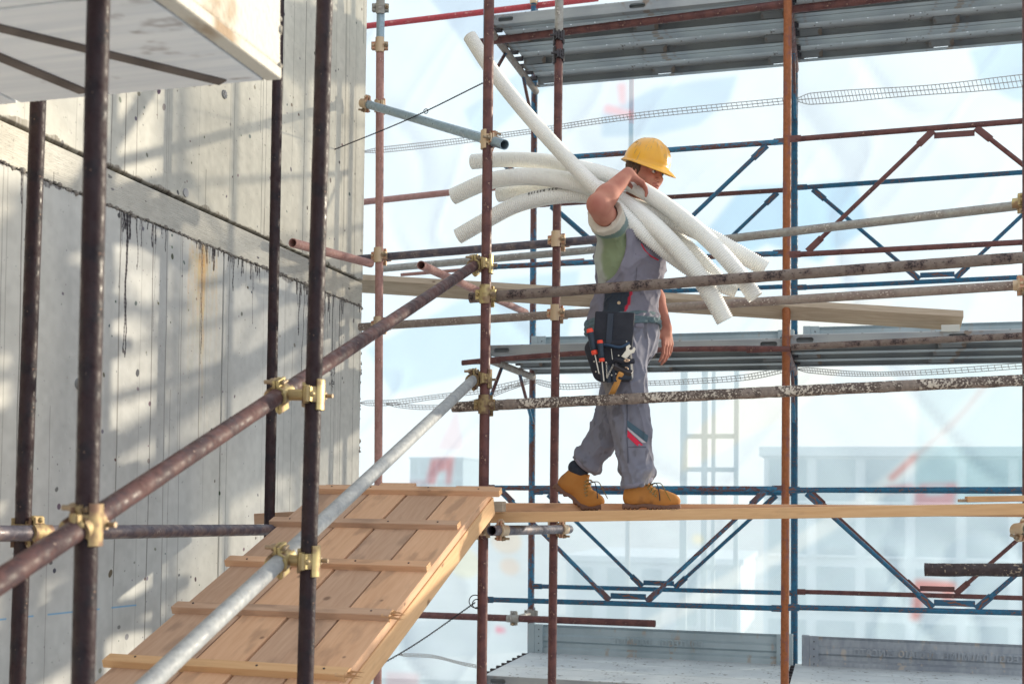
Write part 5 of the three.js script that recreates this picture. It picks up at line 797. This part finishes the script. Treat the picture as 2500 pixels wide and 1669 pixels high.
    const soleS = (x, y, z, x0, x1) => { const w = .046 - .006 * Math.cos((x - .05) * 20) - .028 * Math.pow(clamp((x - .2) / .1), 2); let d = rb3(x - (x0 + x1) / 2, y - .014, z, (x1 - x0) / 2, .016, w, .008); const tr = Math.abs(((x * 42) % 1 + 1) % 1 - .5); if (y < .007) d = Math.max(d, (.2 - tr) * .03); if (x > .085 && x < .125 && y < .01) d = Math.max(d, .004); return d; };
    const sole = (X, Y, Z) => { const p = loc(X, Y, Z), q = back(p); return (flex ? smin(soleS(...p, BX - .012, .302), Math.max(soleS(...q, -.006, BX + .02), q[0] - BX - .01), .012) : soleS(...p, -.006, .302)) * scale; };
    const pts = [[-.02, 0, -.06], [.31, 0, .06], [-.02, .24, .06], [.2, .24, -.06]].map((p) => fwd(p)).concat([wor([.31, 0, .06]), wor([.31, .1, -.06])]), bx = box(pts, .03);
    const up = part('boot', nets(upper, bx[0], bx[1], .005), tan, man); part('sole', nets(sole, bx[0], bx[1], .0042), soleM, up);
    part('collar', nets((X, Y, Z) => { const [x, y, z] = back(loc(X, Y, Z)); return smax(smax(ell(x, y, z, [.054, .158, 0], [.062, .05, .062]), -ell(x, y, z, [.06, .205, 0], [.044, .05, .046]), .005), x - .104, .006) * scale; }, bx[0], bx[1], .005), navy, up);
    const onUp = (x, y) => { let z = .08; for (let i = 0; i < 60; i++) { const W = fwd([x, y, z]), d = upper(...W); if (d < .001) break; z -= d * .6 / scale; } return fwd([x, y, z + .002]); };
    const tong = [[.118, .158], [.124, .14], [.133, .122], [.145, .106], [.158, .094], [.172, .084]];
    for (const [x, y] of tong) { const e = part('eyelet', metricUV(new THREE.TorusGeometry(.0042, .0014, 6, 12)), M.brass, up); e.position.set(...onUp(x, y - .012)); }
    for (let i = 1; i < 6; i++) { const [x, y] = tong[i], a = V(onUp(x, y - .012)), c = V(fwd([x + .02, y + .01, .0])), b = V(fwd([x + .012, y + .003, -.03])); part('lace', new THREE.TubeGeometry(new THREE.CatmullRomCurve3([a, c.clone().lerp(a, .45).add(new THREE.Vector3(0, .006, .004)), c, b]), 16, .0032, 6), lace, up); }
    const k = V(fwd([.142, .132, .02])); for (const s of [0, 1]) part('lace', new THREE.TubeGeometry(new THREE.CatmullRomCurve3([k, k.clone().add(new THREE.Vector3(.03 + s * .02, .006, .02)), k.clone().add(new THREE.Vector3(.045 + s * .03, -.03, .03)), k.clone().add(new THREE.Vector3(.05 + s * .05, -.075, .03))]), 18, .0024, 6), s ? lace : navy, up);
    return up;
  }
  boot(J([-0.996, 6.94, -5.54]), [.995, .09], .89, 0);
  boot(J([-1.4, 6.932, -5.69]), [.998, .05], .93, .6);
  // belt and tools worn at the hip
  const tb = thing('tool_belt', 'black riveted tool belt with pouches hanging at the hip of the worker', 'tool belt', BASE);
  const web = new THREE.MeshStandardMaterial({ color: new THREE.Color().setRGB(.1, .15, .17), roughness: .9 }), blk = new THREE.MeshStandardMaterial({ map: dataTex(128, 128, (u, v) => { const n = fbmT(u, v, 8, 8, 601, 4); return [.014 + .012 * n, .016 + .012 * n, .026 + .014 * n]; }), roughness: .75 }), blk2 = new THREE.MeshStandardMaterial({ color: new THREE.Color().setRGB(.025, .035, .055), roughness: .7 });
  const bT = J([-1.017, 7.863, -5.6])[1], bB = J([-1.016, 7.796, -5.6])[1];
  part('waist_band', nets((x, y, z) => { const tl = .12 * (x - wst[0]); let d = Math.abs(Math.min(torso(x, y, z), y < wst[1] ? trouD(x, y, z) + .018 : 9) - .026) - .006 + .0025 * Math.sin((y - tl) * 260); return smax(d, Math.max(y - tl - bT, bB - y + tl), .004); }, ...(() => { const q = box([wst], .24); q[0][1] = bB - .05; q[1][1] = bT + .05; return q; })(), .007), web, tb);
  const zt = (d = 0) => d;
  const put = (name, w, h, dp, p, rz, mat, par = tb, r = .008) => { const m = part(name, rbox(w, h, dp, r, 4), mat, par); m.position.set(...p); m.rotation.set(0, .05, rz); if (par !== tb) m.position.sub(par.position); return m; };
  const H = (p) => J(p);
  put('back_panel', .185, .17, .014, H([-1.021, 7.771, -5.376]), -.06, blk); put('webbing_strip', .028, .16, .006, H([-1.039, 7.768, -5.365]), -.06, blk2, tb, .003);
  const pouch = part('pouch', nets((x, y, z) => { const c = H([-1.036, 7.633, -5.396]), a = x - c[0], b = y - c[1], e = z - c[2]; let d = rb3(a * .98 + b * .16, b, e, .098 - .12 * Math.max(0, -b - .01), .1, .034, .026); d = smin(d, cap(x, y, z, H([-1.127, 7.688, -5.396]), H([-1.097, 7.575, -5.396]), .036, .024), .012); return d + .002 * fbm3(x * 40, y * 40, z * 40, 2); }, ...box([H([-1.036, 7.633, -5.396])], .16), .006), blk, tb);
  const flap = part('front_pocket', nets((x, y, z) => { const c = H([-0.965, 7.586, -5.351]), a = x - c[0], b = y - c[1], e = z - c[2]; return rb3(a + b * .12, b, e, .036, .05, .022, .014); }, ...box([H([-0.965, 7.586, -5.351])], .09), .0055), blk2, tb);
  for (const [a, b] of [[H([-1.068, 7.611, -5.354]), H([-1.063, 7.536, -5.36])], [H([-1.038, 7.604, -5.348]), H([-1.036, 7.528, -5.358])], [H([-1.012, 7.607, -5.348]), H([-1.009, 7.531, -5.356])]]) part('tool_loop', metricUV(new THREE.TubeGeometry(new THREE.CatmullRomCurve3([V(a), V(mid(a, b, .5)).add(new THREE.Vector3(0, 0, .006)), V(b)]), 10, .013, 10)), blk2, tb);
  const st = [H([-1.083, 7.705, -5.361]), H([-1.031, 7.696, -5.346]), H([-0.982, 7.687, -5.346]), H([-0.944, 7.708, -5.361])].map((p) => V(p)); part('strap', new THREE.TubeGeometry(new THREE.CatmullRomCurve3(st), 24, .0065, 8), new THREE.MeshStandardMaterial({ color: new THREE.Color().setRGB(.02, .05, .1), roughness: .7 }), tb);
  const st2 = [H([-1.004, 7.626, -5.336]), H([-0.96, 7.617, -5.318]), H([-0.919, 7.621, -5.341])].map((p) => V(p)); part('strap', new THREE.TubeGeometry(new THREE.CatmullRomCurve3(st2), 24, .012, 8), blk, tb);
  const rv = new THREE.SphereGeometry(.0042, 10, 8), rm = new THREE.MeshStandardMaterial({ color: new THREE.Color().setRGB(.72, .68, .6), roughness: .3, metalness: .6 });
  for (const p of [[-1.092, 7.734, -5.373], [-1.026, 7.722, -5.373], [-0.96, 7.716, -5.373], [-0.992, 7.649, -5.35], [-0.984, 7.612, -5.328], [-1.109, 7.625, -5.361], [-1.081, 7.622, -5.346], [-1.048, 7.617, -5.336], [-1.101, 7.578, -5.364], [-1.076, 7.566, -5.354], [-1.021, 7.558, -5.336], [-1.001, 7.564, -5.338], [-1.061, 7.552, -5.351]]) { const q = part('rivet', rv, rm, tb); q.position.set(...H(p)); }
  const gr = part('eyelet_ring', new THREE.TorusGeometry(.0095, .0035, 8, 18), new THREE.MeshStandardMaterial({ color: new THREE.Color().setRGB(.6, .42, .3), roughness: .35, metalness: .6 }), tb); gr.position.set(...H([-0.953, 7.582, -5.327]));
  const gr2 = part('eyelet_ring', new THREE.TorusGeometry(.007, .0045, 8, 16).scale(1.2, .7, 1), gr.material, tb); gr2.position.set(...H([-0.946, 7.621, -5.307]));
  { const a = V(H([-1.045, 7.614, -5.33])), b = V(H([-1.041, 7.545, -5.324])), c = V(H([-1.012, 7.605, -5.328])), gs = []; for (const [s, e] of [[a, b], [b, c]]) for (let i = 0; i < 7; i++) { const p = s.clone().lerp(e, (i + .5) / 7), L = s.distanceTo(e) / 7; const g = new THREE.TorusGeometry(L * .5, .0012, 5, 10).scale(.6, 1.1, 1); g.rotateY(i % 2 ? 1.1 : 0); gs.push(g.translate(p.x, p.y, p.z)); } part('chain', merged(gs), rm, tb); }
  for (const [a, b] of [[H([-1.027, 7.681, -5.351]), H([-1.018, 7.63, -5.336])]]) part('pin', bar(a, b, .0016, 6), rm, tb);
  // screwdrivers, spanner, hammer
  const orange = new THREE.MeshStandardMaterial({ color: new THREE.Color().setRGB(.78, .06, .025), roughness: .5 }), grip = new THREE.MeshStandardMaterial({ color: new THREE.Color().setRGB(.015, .03, .05), roughness: .6 });
  function driver(label, a, b, r) {
    const A = V(H(a)), B = V(H(b)), L = A.distanceTo(B), t = thing('screwdriver', label, 'screwdriver', [BASE[0] + B.x, BASE[1] + B.y, BASE[2] + B.z]); t.quaternion.setFromUnitVectors(UP, A.clone().sub(B).normalize());
    const lat = (pts) => metricUV(new THREE.LatheGeometry(pts.map((q) => new THREE.Vector2(q[0] * r, q[1] * L)), 14));
    part('grip', lat([[.5, .16], [.9, .2], [1, .35], [.85, .5], [1.05, .7], [1, .84]]), grip, t); part('end_cap', lat([[1, .84], [1.02, .93], [.8, .99], [.001, 1]]), orange, t); part('ferrule', lat([[.001, 0], [.8, 0], [.95, .03], [.95, .15], [.6, .17]]), orange, t); part('shaft', xf(metricUV(new THREE.CylinderGeometry(.003, .003, .09, 8)), 0, -.045, 0), rm, t);
  }
  driver('longer screwdriver with dark grip and red ends, higher in the tool belt', [-1.124, 7.774, -5.316], [-1.098, 7.653, -5.324], .0155); driver('shorter screwdriver with dark grip and red ends, beside the chain of the tool belt', [-1.073, 7.719, -5.311], [-1.064, 7.619, -5.321], .0135);
  { const t = thing('spanner', 'small bright open ended spanner sticking out of the tool belt front', 'spanner', [0, 0, 0]); const s = new THREE.Shape(), P = [[-.018, -.03], [-.012, .004], [-.02, .02], [-.012, .034], [-.003, .03], [-.006, .016], [.004, .01], [.012, .02], [.013, .034], [.022, .03], [.024, .012], [.012, -.004], [.006, -.03]]; P.forEach((p, i) => i ? s.lineTo(...p) : s.moveTo(...p)); const p = [-0.945, 7.661, -5.336]; t.position.set(...p); part('jaw', metricUV(new THREE.ExtrudeGeometry(s, { depth: .005, bevelEnabled: true, bevelSize: .001, bevelThickness: .001, bevelSegments: 1 })), rm, t); t.rotation.z = -.5; }
  { const a = V([-0.978, 7.56, -5.331]), b = V([-1.039, 7.472, -5.422]), t = thing('hammer', 'hammer hanging from the tool belt with pale wooden handle down', 'hammer', a.toArray()); t.quaternion.setFromUnitVectors(UP, a.clone().sub(b).normalize()); const L = a.distanceTo(b);
    part('handle', xf(rbox(.027, L + .03, .018, .007, 5), 0, -L / 2 - .0, 0), new THREE.MeshStandardMaterial({ color: new THREE.Color().setRGB(.62, .3, .08), roughness: .6 }), t); part('head', xf(rbox(.09, .026, .026, .004, 5), .0, .02, -.012), M.steelDark, t); }
}
renderer.render(scene, camera);
